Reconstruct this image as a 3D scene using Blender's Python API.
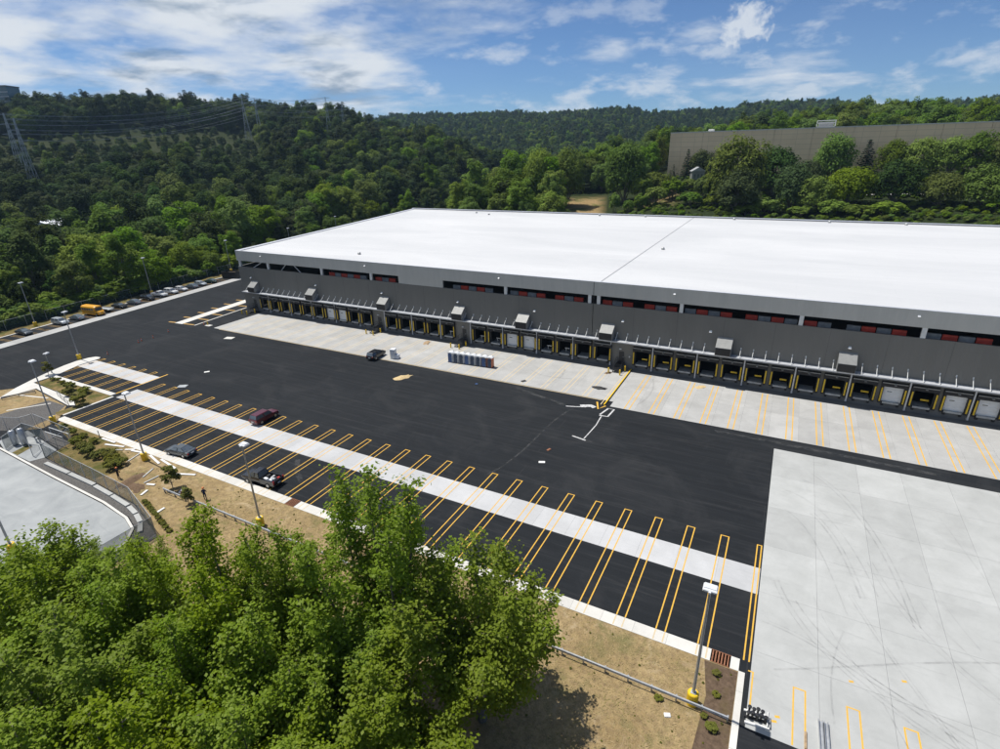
import bpy, math, random
import numpy as np
from mathutils import Vector, Matrix

# ------------------------------------------------------------------ scene, camera, sky, sun
scene = bpy.context.scene
for o in list(bpy.data.objects):
    bpy.data.objects.remove(o)
col = scene.collection
CAM = (-2.62, -54.577, 40.785)
YAW, PITCH, ROLL = -0.49104, -0.39682, -0.02682
cam_d = bpy.data.cameras.new('camera')
cam_d.sensor_width = 36.0
cam_d.lens = 538.89 / 1000 * 36.0
cam_d.clip_end = 20000
cam_d.clip_start = 0.5
cam = bpy.data.objects.new('camera', cam_d)
col.objects.link(cam)
_f = Vector((math.sin(YAW) * math.cos(PITCH), math.cos(YAW) * math.cos(PITCH), math.sin(PITCH)))
_r = _f.cross(Vector((0, 0, 1))).normalized()
_u = _r.cross(_f)
_c, _s = math.cos(ROLL), math.sin(ROLL)
_r2 = _r * _c + _u * _s
_u2 = _u * _c - _r * _s
_m = Matrix((_r2, _u2, -_f)).transposed().to_4x4()
_m.translation = CAM
cam.matrix_world = _m
scene.camera = cam

SUN_EL = math.radians(66)
SUN_AZ = math.radians(-86)          # clockwise from +Y: the sun stands to the left, a touch behind the building line
sun_dir = Vector((math.sin(SUN_AZ) * math.cos(SUN_EL), math.cos(SUN_AZ) * math.cos(SUN_EL), math.sin(SUN_EL)))
sl = bpy.data.lights.new('sun', 'SUN')
sl.energy = 4.6
sl.angle = math.radians(0.5)
sl.color = (1.0, 0.955, 0.89)
so = bpy.data.objects.new('sun', sl)
so.rotation_euler = sun_dir.to_track_quat('Z', 'Y').to_euler()
so.location = (-100, 0, 150)
col.objects.link(so)

BLOB = (math.radians(-6.4), math.radians(9.2))
world = bpy.data.worlds.new('World')
scene.world = world
world.use_nodes = True
def build_world():
    nt = world.node_tree
    nt.nodes.clear()
    N, L = nt.nodes, nt.links
    out = N.new('ShaderNodeOutputWorld')
    bg = N.new('ShaderNodeBackground'); bg.inputs['Strength'].default_value = 0.1
    sky = N.new('ShaderNodeTexSky'); sky.sky_type = 'NISHITA'; sky.sun_disc = False
    sky.sun_elevation = SUN_EL; sky.sun_rotation = SUN_AZ
    sky.altitude = 60; sky.air_density = 0.8; sky.dust_density = 0.15; sky.ozone_density = 3.0
    tc = N.new('ShaderNodeTexCoord')
    def math_(op, a, b=None, c=None, clamp=False):
        n = N.new('ShaderNodeMath'); n.operation = op; n.use_clamp = clamp
        for i, v in enumerate((a, b, c)):
            if v is None: continue
            if isinstance(v, (int, float)): n.inputs[i].default_value = v
            else: L.new(v, n.inputs[i])
        return n.outputs[0]
    def smooth(v, a, b, lo=0., hi=1.):
        n = N.new('ShaderNodeMapRange'); n.interpolation_type = 'SMOOTHSTEP'
        L.new(v, n.inputs['Value'])
        for k, x in zip(('From Min', 'From Max', 'To Min', 'To Max'), (a, b, lo, hi)): n.inputs[k].default_value = x
        return n.outputs[0]
    sep = N.new('ShaderNodeSeparateXYZ'); L.new(tc.outputs['Generated'], sep.inputs[0])
    zz = math_('ADD', math_('MAXIMUM', sep.outputs[2], 0.0), 0.15)
    cmb = N.new('ShaderNodeCombineXYZ')
    L.new(math_('DIVIDE', sep.outputs[0], zz), cmb.inputs[0]); L.new(math_('DIVIDE', sep.outputs[1], zz), cmb.inputs[1])
    def noise(scale, detail, rough, offs, dist=0.0, vec=None):
        mp = N.new('ShaderNodeMapping'); mp.inputs['Location'].default_value = offs
        L.new(vec if vec is not None else cmb.outputs[0], mp.inputs[0])
        n = N.new('ShaderNodeTexNoise'); n.inputs['Scale'].default_value = scale; n.inputs['Detail'].default_value = detail
        n.inputs['Roughness'].default_value = rough; n.inputs['Distortion'].default_value = dist
        L.new(mp.outputs[0], n.inputs['Vector']); return n.outputs[0]
    # broken layer cloud, thickening towards the west (-X)
    az = math_('ARCTAN2', math_('MULTIPLY', sep.outputs[0], -1.0), sep.outputs[1])
    west = smooth(az, 0.35, 0.85)
    n1 = noise(1.25, 6, 0.56, (3.1, 1.7, 0), 0.12)
    n2 = noise(0.40, 2, 0.5, (9.2, 4.4, 0), 0.2)
    dens = math_('ADD', math_('MULTIPLY', n1, 0.80), math_('MULTIPLY', n2, 0.30))
    dens = math_('ADD', dens, math_('MULTIPLY', west, 0.16))
    cov = smooth(dens, 0.555, 0.76)
    # fair-weather puffs low in the sky
    mp = N.new('ShaderNodeMapping'); mp.inputs['Scale'].default_value = (1, 1, 2.4); L.new(tc.outputs['Generated'], mp.inputs[0])
    n4 = noise(9.5, 6, 0.58, (5.2, 2.6, 1.0), 0.1, vec=mp.outputs[0])
    puffs = math_('MULTIPLY', smooth(n4, 0.50, 0.68), math_('MULTIPLY', smooth(sep.outputs[2], 0.34, 0.04), 0.72))
    # one upright cumulus
    def blob(az, el, w, h, seed):
        d = Vector((math.sin(az) * math.cos(el), math.cos(az) * math.cos(el), math.sin(el)))
        vm = N.new('ShaderNodeVectorMath'); vm.operation = 'SUBTRACT'; L.new(tc.outputs['Generated'], vm.inputs[0]); vm.inputs[1].default_value = d
        sc = N.new('ShaderNodeVectorMath'); sc.operation = 'MULTIPLY'; L.new(vm.outputs[0], sc.inputs[0]); sc.inputs[1].default_value = (1 / w, 1 / w, 1 / h)
        ln = N.new('ShaderNodeVectorMath'); ln.operation = 'LENGTH'; L.new(sc.outputs[0], ln.inputs[0])
        nn = noise(38.0, 6, 0.60, (1.3 + seed, 7.7, 0.5), 0.3, vec=tc.outputs['Generated'])
        v = math_('SUBTRACT', math_('MULTIPLY', math_('SUBTRACT', nn, 0.5), 3.4), ln.outputs['Value'])
        return smooth(v, -1.1, -0.25)
    b1 = math_('MULTIPLY', blob(BLOB[0], BLOB[1], 0.036, 0.038, 0), 0.85)
    cov = math_('MAXIMUM', math_('MAXIMUM', cov, puffs), b1)
    # thin high veil and the pale air low down
    veil = math_('MULTIPLY', smooth(n2, 0.35, 0.75), math_('ADD', math_('MULTIPLY', west, 0.30), 0.06))
    cov = math_('MAXIMUM', cov, veil)
    # shaded, bluish cloud bases where the layer is thick
    n5 = noise(1.7, 5, 0.56, (7.1, 0.7, 0), 0.2)
    thick = math_('MULTIPLY', smooth(n5, 0.47, 0.66), west)
    ccol = N.new('ShaderNodeMix'); ccol.data_type = 'RGBA'
    ccol.inputs[6].default_value = (6.2, 6.6, 7.1, 1); ccol.inputs[7].default_value = (1.7, 2.5, 3.6, 1)
    L.new(thick, ccol.inputs[0])
    mx = N.new('ShaderNodeMix'); mx.data_type = 'RGBA'
    hs = N.new('ShaderNodeHueSaturation'); hs.inputs['Saturation'].default_value = 0.98; L.new(sky.outputs[0], hs.inputs['Color'])
    tint = N.new('ShaderNodeMix'); tint.data_type = 'RGBA'; tint.blend_type = 'MULTIPLY'; tint.inputs[0].default_value = 1.0
    L.new(hs.outputs[0], tint.inputs[6]); tint.inputs[7].default_value = (0.47, 0.62, 0.80, 1)
    L.new(cov, mx.inputs[0]); L.new(tint.outputs[2], mx.inputs[6]); L.new(ccol.outputs[2], mx.inputs[7])
    L.new(mx.outputs[2], bg.inputs[0]); L.new(bg.outputs[0], out.inputs[0])
build_world()
scene.view_settings.view_transform = 'Standard'
scene.view_settings.look = 'None'
scene.view_settings.exposure = 0.22
scene.view_settings.gamma = 1.0
scene.view_settings.use_curve_mapping = False
scene.render.engine = 'CYCLES'

# ------------------------------------------------------------------ helpers
RNG = random.Random(11)
NR = np.random.default_rng(5)

class MB:
    """collects shapes, build() links them as one mesh object"""
    def __init__(s): s.v, s.f = [], []
    def add(s, vs, fs):
        b = len(s.v); s.v += [tuple(v) for v in vs]; s.f += [tuple(i + b for i in f) for f in fs]; return s
    def box(s, x0, x1, y0, y1, z0, z1):
        return s.add([(x0, y0, z0), (x1, y0, z0), (x1, y1, z0), (x0, y1, z0), (x0, y0, z1), (x1, y0, z1), (x1, y1, z1), (x0, y1, z1)],
                     [(0, 3, 2, 1), (4, 5, 6, 7), (0, 1, 5, 4), (1, 2, 6, 5), (2, 3, 7, 6), (3, 0, 4, 7)])
    def bev(s, x0, x1, y0, y1, z0, z1, b):
        """box with chamfered upright and top edges"""
        r = lambda x0, x1, y0, y1, z, c: [(x0 + c, y0, z), (x1 - c, y0, z), (x1, y0 + c, z), (x1, y1 - c, z), (x1 - c, y1, z), (x0 + c, y1, z), (x0, y1 - c, z), (x0, y0 + c, z)]
        vs = r(x0, x1, y0, y1, z0, b) + r(x0, x1, y0, y1, z1 - b, b) + r(x0 + b, x1 - b, y0 + b, y1 - b, z1, b)
        fs = [tuple(range(7, -1, -1)), tuple(range(16, 24))]
        for k in (0, 8): fs += [(k + i, k + (i + 1) % 8, k + 8 + (i + 1) % 8, k + 8 + i) for i in range(8)]
        return s.add(vs, fs)
    def prism(s, poly, z0, z1):
        n = len(poly)
        a = sum(poly[i][0] * poly[(i + 1) % n][1] - poly[(i + 1) % n][0] * poly[i][1] for i in range(n))
        if a < 0: poly = poly[::-1]
        return s.add([(x, y, z0) for x, y in poly] + [(x, y, z1) for x, y in poly],
                     [tuple(range(n - 1, -1, -1)), tuple(range(n, 2 * n))] + [(i, (i + 1) % n, n + (i + 1) % n, n + i) for i in range(n)])
    def sheet(s, poly, z):
        n = len(poly)
        a = sum(poly[i][0] * poly[(i + 1) % n][1] - poly[(i + 1) % n][0] * poly[i][1] for i in range(n))
        if a < 0: poly = poly[::-1]
        return s.add([(x, y, z) for x, y in poly], [tuple(range(n))])
    def side(s, prof, y0, y1):
        """profile in x,z drawn out along y"""
        n = len(prof)
        a = sum(prof[i][0] * prof[(i + 1) % n][1] - prof[(i + 1) % n][0] * prof[i][1] for i in range(n))
        if a < 0: prof = prof[::-1]
        return s.add([(x, y0, z) for x, z in prof] + [(x, y1, z) for x, z in prof],
                     [tuple(range(n)), tuple(range(2 * n - 1, n - 1, -1))] + [(i, n + i, n + (i + 1) % n, (i + 1) % n) for i in range(n)])
    def tube(s, a, b, r0, r1=None, n=8, caps=True):
        r1 = r0 if r1 is None else r1
        a, b = Vector(a), Vector(b); d = (b - a).normalized()
        x = d.orthogonal().normalized(); y = d.cross(x)
        vs = []
        for c, r in ((a, r0), (b, r1)):
            for i in range(n):
                t = 2 * math.pi * i / n; vs.append(c + (x * math.cos(t) + y * math.sin(t)) * r)
        fs = [(i, (i + 1) % n, n + (i + 1) % n, n + i) for i in range(n)]
        if caps: fs += [tuple(range(n - 1, -1, -1)), tuple(range(n, 2 * n))]
        return s.add(vs, fs)
    def lathe(s, prof, c=(0, 0, 0), n=14):
        vs = []; m = len(prof)
        for r, z in prof:
            for i in range(n):
                t = 2 * math.pi * i / n; vs.append((c[0] + r * math.cos(t), c[1] + r * math.sin(t), c[2] + z))
        fs = [(k * n + i, k * n + (i + 1) % n, (k + 1) * n + (i + 1) % n, (k + 1) * n + i) for k in range(m - 1) for i in range(n)]
        fs += [tuple(range(n - 1, -1, -1)), tuple((m - 1) * n + i for i in range(n))]
        return s.add(vs, fs)
    def ribbon(s, pts, w, z, w2=None):
        n = len(pts); vs = []
        for i, p in enumerate(pts):
            a = Vector(pts[max(i - 1, 0)][:2]); b = Vector(pts[min(i + 1, n - 1)][:2]); d = (b - a).normalized()
            q = Vector((-d.y, d.x)); ww = (w if w2 is None else w + (w2 - w) * i / (n - 1)) / 2
            vs += [(p[0] - q.x * ww, p[1] - q.y * ww, z), (p[0] + q.x * ww, p[1] + q.y * ww, z)]
        return s.add(vs, [(2 * i, 2 * i + 2, 2 * i + 3, 2 * i + 1) for i in range(n - 1)])
    def mesh(s, name, mat, smooth=False):
        me = bpy.data.meshes.new(name); me.from_pydata(s.v, [], s.f); me.update()
        if mat: me.materials.append(mat)
        if smooth: me.polygons.foreach_set('use_smooth', [True] * len(me.polygons))
        return me
    def build(s, name, mat, parent=None, smooth=False, loc=None, rz=None):
        return link(name, s.mesh(name, mat, smooth), parent, loc, rz)

def link(name, me, parent=None, loc=None, rz=None, scale=None):
    o = bpy.data.objects.new(name, me); col.objects.link(o)
    if parent is not None: o.parent = parent
    if loc is not None: o.location = loc
    if rz is not None: o.rotation_euler[2] = rz
    if scale is not None: o.scale = scale if not isinstance(scale, (int, float)) else (scale,) * 3
    return o
def tag(o, label, cat, group=None):
    o['label'] = label; o['category'] = cat
    if group: o['group'] = group
    return o
def thing(name, label, cat, loc=(0, 0, 0), rz=0, group=None):
    return tag(link(name, None, None, loc, rz), label, cat, group)
def struct(o): o['kind'] = 'structure'; return o
def stuff(o): o['kind'] = 'stuff'; return o
CACHE = {}
def cached(key, fn, mat, smooth=False):
    if key not in CACHE: CACHE[key] = fn().mesh(str(key if isinstance(key, str) else key[0]), mat, smooth)
    return CACHE[key]

# ------------------------------------------------------------------ materials
class Mat:
    def __init__(s, name, rough=0.8, metal=0.0, spec=0.5):
        s.m = bpy.data.materials.new(name); s.m.use_nodes = True; s.nt = s.m.node_tree
        s.b = s.nt.nodes['Principled BSDF']; s.o = s.nt.nodes['Material Output']
        s.b.inputs['Roughness'].default_value = rough; s.b.inputs['Metallic'].default_value = metal
        s.b.inputs['Specular IOR Level'].default_value = spec
    def n(s, t, **k):
        x = s.nt.nodes.new(t)
        for a, v in k.items(): setattr(x, a, v)
        return x
    def l(s, a, b): s.nt.links.new(a, b)
    def pos(s, scale=(1, 1, 1), obj=False, rot=(0, 0, 0)):
        if obj: src = s.n('ShaderNodeTexCoord').outputs['Object']
        else: src = s.n('ShaderNodeNewGeometry').outputs['Position']
        mp = s.n('ShaderNodeMapping'); mp.inputs['Scale'].default_value = scale; mp.inputs['Rotation'].default_value = rot
        s.l(src, mp.inputs[0]); return mp.outputs[0]
    def noise(s, scale, detail=4, rough=0.55, vec=None, dist=0):
        x = s.n('ShaderNodeTexNoise'); x.inputs['Scale'].default_value = scale; x.inputs['Detail'].default_value = detail
        x.inputs['Roughness'].default_value = rough; x.inputs['Distortion'].default_value = dist
        s.l(vec if vec is not None else s.pos(), x.inputs['Vector']); return x.outputs[0]
    def ramp(s, v, stops, interp='LINEAR'):
        r = s.n('ShaderNodeValToRGB'); r.color_ramp.interpolation = interp
        e = r.color_ramp.elements
        while len(e) < len(stops): e.new(0.5)
        for i, (p, c) in enumerate(stops):
            e[i].position = p; e[i].color = tuple(c) + (1,) if len(c) == 3 else c
        s.l(v, r.inputs[0]); return r.outputs[0]
    def mix(s, f, a, b, mode='MIX'):
        x = s.n('ShaderNodeMix', data_type='RGBA', blend_type=mode)
        for i, v in ((0, f), (6, a), (7, b)):
            if isinstance(v, (int, float)): x.inputs[i].default_value = v
            elif isinstance(v, tuple): x.inputs[i].default_value = v if len(v) == 4 else v + (1,)
            else: s.l(v, x.inputs[i])
        return x.outputs[2]
    def mapr(s, v, a, b, c, d):
        x = s.n('ShaderNodeMapRange'); s.l(v, x.inputs[0])
        for i, k in enumerate((a, b, c, d)): x.inputs[i + 1].default_value = k
        return x.outputs[0]
    def color(s, c):
        if isinstance(c, tuple): s.b.inputs['Base Color'].default_value = c + (1,)
        else: s.l(c, s.b.inputs['Base Color'])
        return s
    def rough(s, v): s.l(v, s.b.inputs['Roughness']); return s
    def bump(s, v, strength=0.4, dist=0.02):
        x = s.n('ShaderNodeBump'); x.inputs['Strength'].default_value = strength; x.inputs['Distance'].default_value = dist
        s.l(v, x.inputs['Height']); s.l(x.outputs[0], s.b.inputs['Normal']); return s
    def rnd(s): return s.n('ShaderNodeObjectInfo').outputs['Random']

M = {}
def plain(name, c, rough=0.6, metal=0.0, spec=0.5, var=0.12, scale=1.5):
    m = Mat(name, rough, metal, spec)
    nz = m.noise(scale, 5, 0.6)
    m.color(m.mix(m.mapr(nz, 0.3, 0.7, 0, 1), tuple(x * (1 - var) for x in c), tuple(min(1, x * (1 + var)) for x in c)))
    M[name] = m.m; return m.m

def surfaces():
    # fresh asphalt, faint rolling streaks along the paving direction, dusty patches
    m = Mat('asphalt', 0.9, spec=0.12)
    st = m.noise(1.0, 5, 0.6, m.pos((0.035, 0.9, 1)))
    big = m.noise(0.035, 5, 0.6, dist=0.6)
    fine = m.noise(9, 3, 0.7)
    c = m.mix(m.mapr(st, 0.35, 0.7, 0, 1), (0.0115, 0.0135, 0.0160), (0.0165, 0.0190, 0.0220))
    c = m.mix(m.mapr(big, 0.45, 0.75, 0, 0.5), c, (0.023, 0.0255, 0.0285))
    c = m.mix(m.mapr(fine, 0.4, 0.75, 0, 0.35), c, (0.027, 0.029, 0.032))
    dust = m.noise(0.5, 7, 0.7, m.pos((0.5, 1.0, 1)), 1.2)
    c = m.mix(m.mapr(dust, 0.66, 0.80, 0, 0.18), c, (0.10, 0.10, 0.097))
    sm = m.n('ShaderNodeTexBrick'); sm.inputs['Scale'].default_value = 1.0; sm.inputs['Brick Width'].default_value = 60; sm.inputs['Row Height'].default_value = 3.9; sm.inputs['Mortar Size'].default_value = 0.06
    m.l(m.pos(), sm.inputs['Vector']); gap = m.noise(0.2, 5, 0.7, m.pos((0.3, 1, 1)))
    c = m.mix(m.mapr(sm.outputs['Fac'], 0, 1, 0, 0.35), c, m.mix(m.mapr(gap, 0.4, 0.6, 0, 1), (0.012, 0.013, 0.015), (0.045, 0.046, 0.048)))
    wl = m.noise(1.4, 6, 0.72, m.pos((0.05, 1.3, 1), rot=(0, 0, 0.12)), 0.4)
    c = m.mix(m.mapr(wl, 0.52, 0.75, 0, 0.6), c, (0.046, 0.047, 0.049))
    wp = m.noise(0.11, 7, 0.7, dist=0.8); c = m.mix(m.mapr(wp, 0.5, 0.72, 0, 0.55), c, (0.040, 0.041, 0.043))
    m.color(c); m.bump(fine, 0.25, 0.02); M['asphalt'] = m.m
    # concrete slabs, each a little different
    def conc(name, a, b, stain, rub, warm=0.0):
        m = Mat(name, 0.85, spec=0.3)
        n1 = m.noise(0.28, 7, 0.62, dist=0.5); n2 = m.noise(2.3, 6, 0.65); n3 = m.noise(0.9, 6, 0.7, m.pos((0.16, 1.6, 1), rot=(0, 0, 0.5)), 0.6)
        c = m.mix(m.mapr(n1, 0.3, 0.7, 0, 1), a, b)
        c = m.mix(m.mapr(n2, 0.45, 0.8, 0, 0.2), c, stain)
        c = m.mix(m.mapr(n3, 0.58, 0.78, 0, rub), c, tuple(x * 0.45 for x in stain))
        r = m.mapr(m.rnd(), 0, 1, 0.93, 1.05)
        cm = m.n('ShaderNodeCombineColor'); [m.l(r, cm.inputs[i]) for i in range(3)]
        c = m.mix(1.0, c, cm.outputs[0], 'MULTIPLY')
        m.color(c); m.bump(n2, 0.12, 0.01); M[name] = m.m
    conc('concrete', (0.325, 0.325, 0.315), (0.415, 0.415, 0.405), (0.28, 0.275, 0.26), 0.22)
    conc('concrete_slab', (0.345, 0.353, 0.343), (0.425, 0.433, 0.423), (0.265, 0.275, 0.27), 0.30)
    conc('concrete_pale', (0.40, 0.405, 0.41), (0.48, 0.485, 0.49), (0.35, 0.35, 0.35), 0.18)
    conc('concrete_white', (0.50, 0.49, 0.455), (0.61, 0.595, 0.555), (0.37, 0.36, 0.33), 0.12)
    conc('concrete_cool', (0.235, 0.25, 0.255), (0.335, 0.35, 0.35), (0.22, 0.24, 0.25), 0.25)
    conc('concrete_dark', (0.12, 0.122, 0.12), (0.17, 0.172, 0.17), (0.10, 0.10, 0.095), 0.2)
    # paint
    def paint(name, c, wear, amount):
        m = Mat(name, 0.7, spec=0.3)
        n = m.noise(3.0, 6, 0.7)
        m.color(m.mix(m.mapr(n, 0.46, 0.72, 0, amount), c, wear)); M[name] = m.m
    paint('paint_yellow', (0.66, 0.38, 0.045), (0.30, 0.24, 0.13), 0.55)
    paint('paint_yellow_faded', (0.56, 0.44, 0.25), (0.42, 0.41, 0.38), 0.9)
    paint('paint_orange_old', (0.42, 0.25, 0.06), (0.10, 0.09, 0.07), 0.8)
    paint('chalk', (0.55, 0.55, 0.55), (0.06, 0.06, 0.065), 0.9)
    # rubber marks: dark film broken up by noise
    m = Mat('tyre_mark', 0.9, spec=0.2); m.color((0.05, 0.05, 0.052))
    tr = m.n('ShaderNodeBsdfTransparent'); mx = m.n('ShaderNodeMixShader')
    nz = m.noise(0.9, 6, 0.75); m.l(m.mapr(nz, 0.36, 0.72, 0.0, 0.21), mx.inputs[0])
    m.l(tr.outputs[0], mx.inputs[1]); m.l(m.b.outputs[0], mx.inputs[2]); m.l(mx.outputs[0], m.o.inputs[0]); M['tyre_mark'] = m.m
    m = Mat('dust_trail', 0.9, spec=0.2); m.color((0.30, 0.30, 0.29))
    tr = m.n('ShaderNodeBsdfTransparent'); mx = m.n('ShaderNodeMixShader')
    nz = m.noise(0.8, 7, 0.75); m.l(m.mapr(nz, 0.42, 0.75, 0.0, 0.22), mx.inputs[0])
    m.l(tr.outputs[0], mx.inputs[1]); m.l(m.b.outputs[0], mx.inputs[2]); m.l(mx.outputs[0], m.o.inputs[0]); M['dust_trail'] = m.m
    # dry verge
    m = Mat('dry_grass', 0.95, spec=0.1)
    a = m.noise(0.16, 6, 0.62, dist=0.5); b = m.noise(1.6, 6, 0.7); f = m.noise(9, 4, 0.7)
    c = m.mix(m.mapr(a, 0.32, 0.66, 0, 1), (0.235, 0.165, 0.070), (0.37, 0.275, 0.135))
    c = m.mix(m.mapr(b, 0.40, 0.68, 0, 0.9), c, (0.13, 0.090, 0.046))
    bs = m.noise(0.45, 6, 0.7, dist=1.0); c = m.mix(m.mapr(bs, 0.55, 0.68, 0, 0.7), c, (0.40, 0.315, 0.20))
    g = m.noise(0.33, 5, 0.6, m.pos((1, 1, 1), rot=(0, 0, 1.0)), 0.8)
    c = m.mix(m.mapr(g, 0.54, 0.70, 0, 0.8), c, (0.10, 0.105, 0.030))
    c = m.mix(m.mapr(f, 0.35, 0.75, 0, 0.45), c, (0.40, 0.31, 0.19))
    m.color(c); m.bump(f, 0.8, 0.08); M['dry_grass'] = m.m
    m = Mat('mulch', 0.95, spec=0.1)
    b = m.noise(2.6, 6, 0.7); g = m.noise(0.5, 5, 0.6)
    c = m.mix(m.mapr(b, 0.3, 0.7, 0, 1), (0.065, 0.045, 0.030), (0.15, 0.105, 0.072))
    c = m.mix(m.mapr(g, 0.5, 0.7, 0, 0.7), c, (0.11, 0.085, 0.04))
    m.color(c); m.bump(b, 0.8, 0.06); M['mulch'] = m.m
    m = Mat('gravel', 0.95, spec=0.1)
    b = m.noise(6, 5, 0.7); g = m.noise(0.4, 5, 0.6)
    c = m.mix(m.mapr(b, 0.3, 0.7, 0, 1), (0.055, 0.052, 0.050), (0.16, 0.155, 0.148))
    m.color(c); m.bump(b, 0.7, 0.04); M['gravel'] = m.m
    m = Mat('island_grass', 0.95, spec=0.1)
    a = m.noise(0.35, 6, 0.62, dist=0.5); b = m.noise(2.2, 6, 0.7)
    c = m.mix(m.mapr(a, 0.38, 0.62, 0, 1), (0.085, 0.088, 0.024), (0.24, 0.165, 0.075))
    c = m.mix(m.mapr(b, 0.42, 0.72, 0, 0.6), c, (0.06, 0.055, 0.02))
    m.color(c); m.bump(b, 0.8, 0.08); M['island_grass'] = m.m
    # terrain: forest floor, with bare tan soil where the attribute says so
    m = Mat('terrain', 0.95, spec=0.1)
    at = m.n('ShaderNodeAttribute', attribute_name='soil')
    a = m.noise(0.09, 6, 0.65, dist=0.6); b = m.noise(0.8, 5, 0.7)
    c = m.mix(m.mapr(b, 0.3, 0.7, 0, 1), (0.012, 0.019, 0.006), (0.027, 0.039, 0.011))
    d = m.mix(m.mapr(b, 0.3, 0.7, 0, 1), (0.20, 0.14, 0.065), (0.33, 0.235, 0.115))
    d = m.mix(m.mapr(a, 0.48, 0.60, 0, 0.85), d, (0.075, 0.095, 0.025))
    m.color(m.mix(at.outputs['Fac'], c, d)); m.bump(b, 0.6, 0.15); M['terrain'] = m.m
    # wall sheets with fine upright ribs
    def siding(name, c, c2):
        m = Mat(name, 0.55, 0.0, 0.4)
        w = m.n('ShaderNodeTexWave'); w.inputs['Scale'].default_value = 1.0; w.inputs['Distortion'].default_value = 0
        w.wave_profile = 'SIN'; m.l(m.pos((1.05, 0, 0)), w.inputs['Vector'])
        n = m.noise(0.25, 6, 0.6, m.pos((1, 1, 0.25))); f = m.noise(1.3, 5, 0.7, m.pos((1.4, 1, 0.2)))
        cc = m.mix(m.mapr(n, 0.35, 0.65, 0, 1), c, c2)
        cc = m.mix(m.mapr(f, 0.5, 0.8, 0, 0.25), cc, tuple(x * 1.35 for x in c2))
        m.color(cc); m.bump(w.outputs[1], 0.25, 0.03); M[name] = m.m
    siding('siding_dark', (0.142, 0.140, 0.128), (0.158, 0.155, 0.142))
    siding('siding_light', (0.43, 0.43, 0.40), (0.48, 0.475, 0.44))
    m = Mat('roof_white', 0.75, spec=0.25)
    n = m.noise(0.05, 7, 0.65, m.pos((0.35, 1.0, 1)), 0.6); f = m.noise(0.4, 6, 0.7, m.pos((0.1, 1.4, 1)))
    seam = m.n('ShaderNodeTexBrick'); seam.inputs['Scale'].default_value = 1.0
    seam.inputs['Brick Width'].default_value = 30; seam.inputs['Row Height'].default_value = 3.05; seam.inputs['Mortar Size'].default_value = 0.04
    m.l(m.pos(), seam.inputs['Vector'])
    c = m.mix(m.mapr(n, 0.35, 0.7, 0, 1), (0.46, 0.47, 0.48), (0.56, 0.565, 0.57))
    c = m.mix(m.mapr(f, 0.60, 0.82, 0, 0.5), c, (0.40, 0.42, 0.45))
    c = m.mix(m.mapr(seam.outputs['Fac'], 0, 1, 0, 0.30), c, (0.34, 0.35, 0.37))
    m.color(c); M['roof_white'] = m.m
    m = Mat('stone_wall', 0.9, spec=0.2)
    br = m.n('ShaderNodeTexBrick'); br.inputs['Scale'].default_value = 1.0; br.inputs['Brick Width'].default_value = 7.5; br.inputs['Row Height'].default_value = 2.6
    br.inputs['Mortar Size'].default_value = 0.07; br.offset = 0.0
    br.inputs['Color1'].default_value = (0.74, 0.57, 0.38, 1); br.inputs['Color2'].default_value = (0.78, 0.61, 0.41, 1); br.inputs['Mortar'].default_value = (0.50, 0.40, 0.27, 1)
    m.l(m.pos((1, 1, 1), rot=(math.pi / 2, 0, 0)), br.inputs['Vector'])
    n = m.noise(0.12, 6, 0.7, m.pos((1, 1, 0.3)))
    m.color(m.mix(m.mapr(n, 0.4, 0.75, 0, 0.4), br.outputs['Color'], (0.52, 0.41, 0.28))); M['stone_wall'] = m.m
    # foliage kinds: per-tree tint and clumps of light and dark leaves
    def leaf(name, dark, mid, light, trans=0.25, scale=0.5, rough=0.55, var=1.0):
        m = Mat(name, rough, spec=0.14 if 'cotton' in name else 0.07)
        n = m.noise(scale, 4, 0.6, m.pos((1, 1, 1), obj=True))
        c = m.mix(m.mapr(n, 0.3, 0.7, 0, 1), dark, mid)
        f = m.noise(scale * 9, 2, 0.5, m.pos((1, 1, 1), obj=True))
        c = m.mix(m.mapr(f, 0.50, 0.72, 0, 0.75 if 'cotton' in name or 'shrub' in name else 0.4), c, light)
        hs = m.n('ShaderNodeHueSaturation'); m.l(c, hs.inputs['Color'])
        r = m.rnd(); m.l(m.mapr(r, 0, 1, 0.5 - 0.035 * var, 0.5 + 0.02 * var), hs.inputs['Hue'])
        r2 = m.n('ShaderNodeMath', operation='FRACT'); mu = m.n('ShaderNodeMath', operation='MULTIPLY'); m.l(r, mu.inputs[0]); mu.inputs[1].default_value = 7.31; m.l(mu.outputs[0], r2.inputs[0])
        m.l(m.mapr(r2.outputs[0], 0, 1, 1 - 0.33 * var, 1 + 0.40 * var), hs.inputs['Value'])
        r3 = m.n('ShaderNodeMath', operation='FRACT'); mu = m.n('ShaderNodeMath', operation='MULTIPLY'); m.l(r, mu.inputs[0]); mu.inputs[1].default_value = 13.7; m.l(mu.outputs[0], r3.inputs[0])
        m.l(m.mapr(r3.outputs[0], 0, 1, 1 - 0.25 * var, 1 + 0.05 * var), hs.inputs['Saturation'])
        m.color(hs.outputs[0])
        t = m.n('ShaderNodeBsdfTranslucent'); m.l(hs.outputs[0], t.inputs[0])
        mx = m.n('ShaderNodeMixShader'); mx.inputs[0].default_value = trans
        m.l(m.b.outputs[0], mx.inputs[1]); m.l(t.outputs[0], mx.inputs[2]); m.l(mx.outputs[0], m.o.inputs[0]); M[name] = m.m
    leaf('leaf_forest', (0.092, 0.160, 0.010), (0.142, 0.235, 0.015), (0.20, 0.285, 0.030), 0.36, 0.25, 0.7, 0.8)
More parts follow.
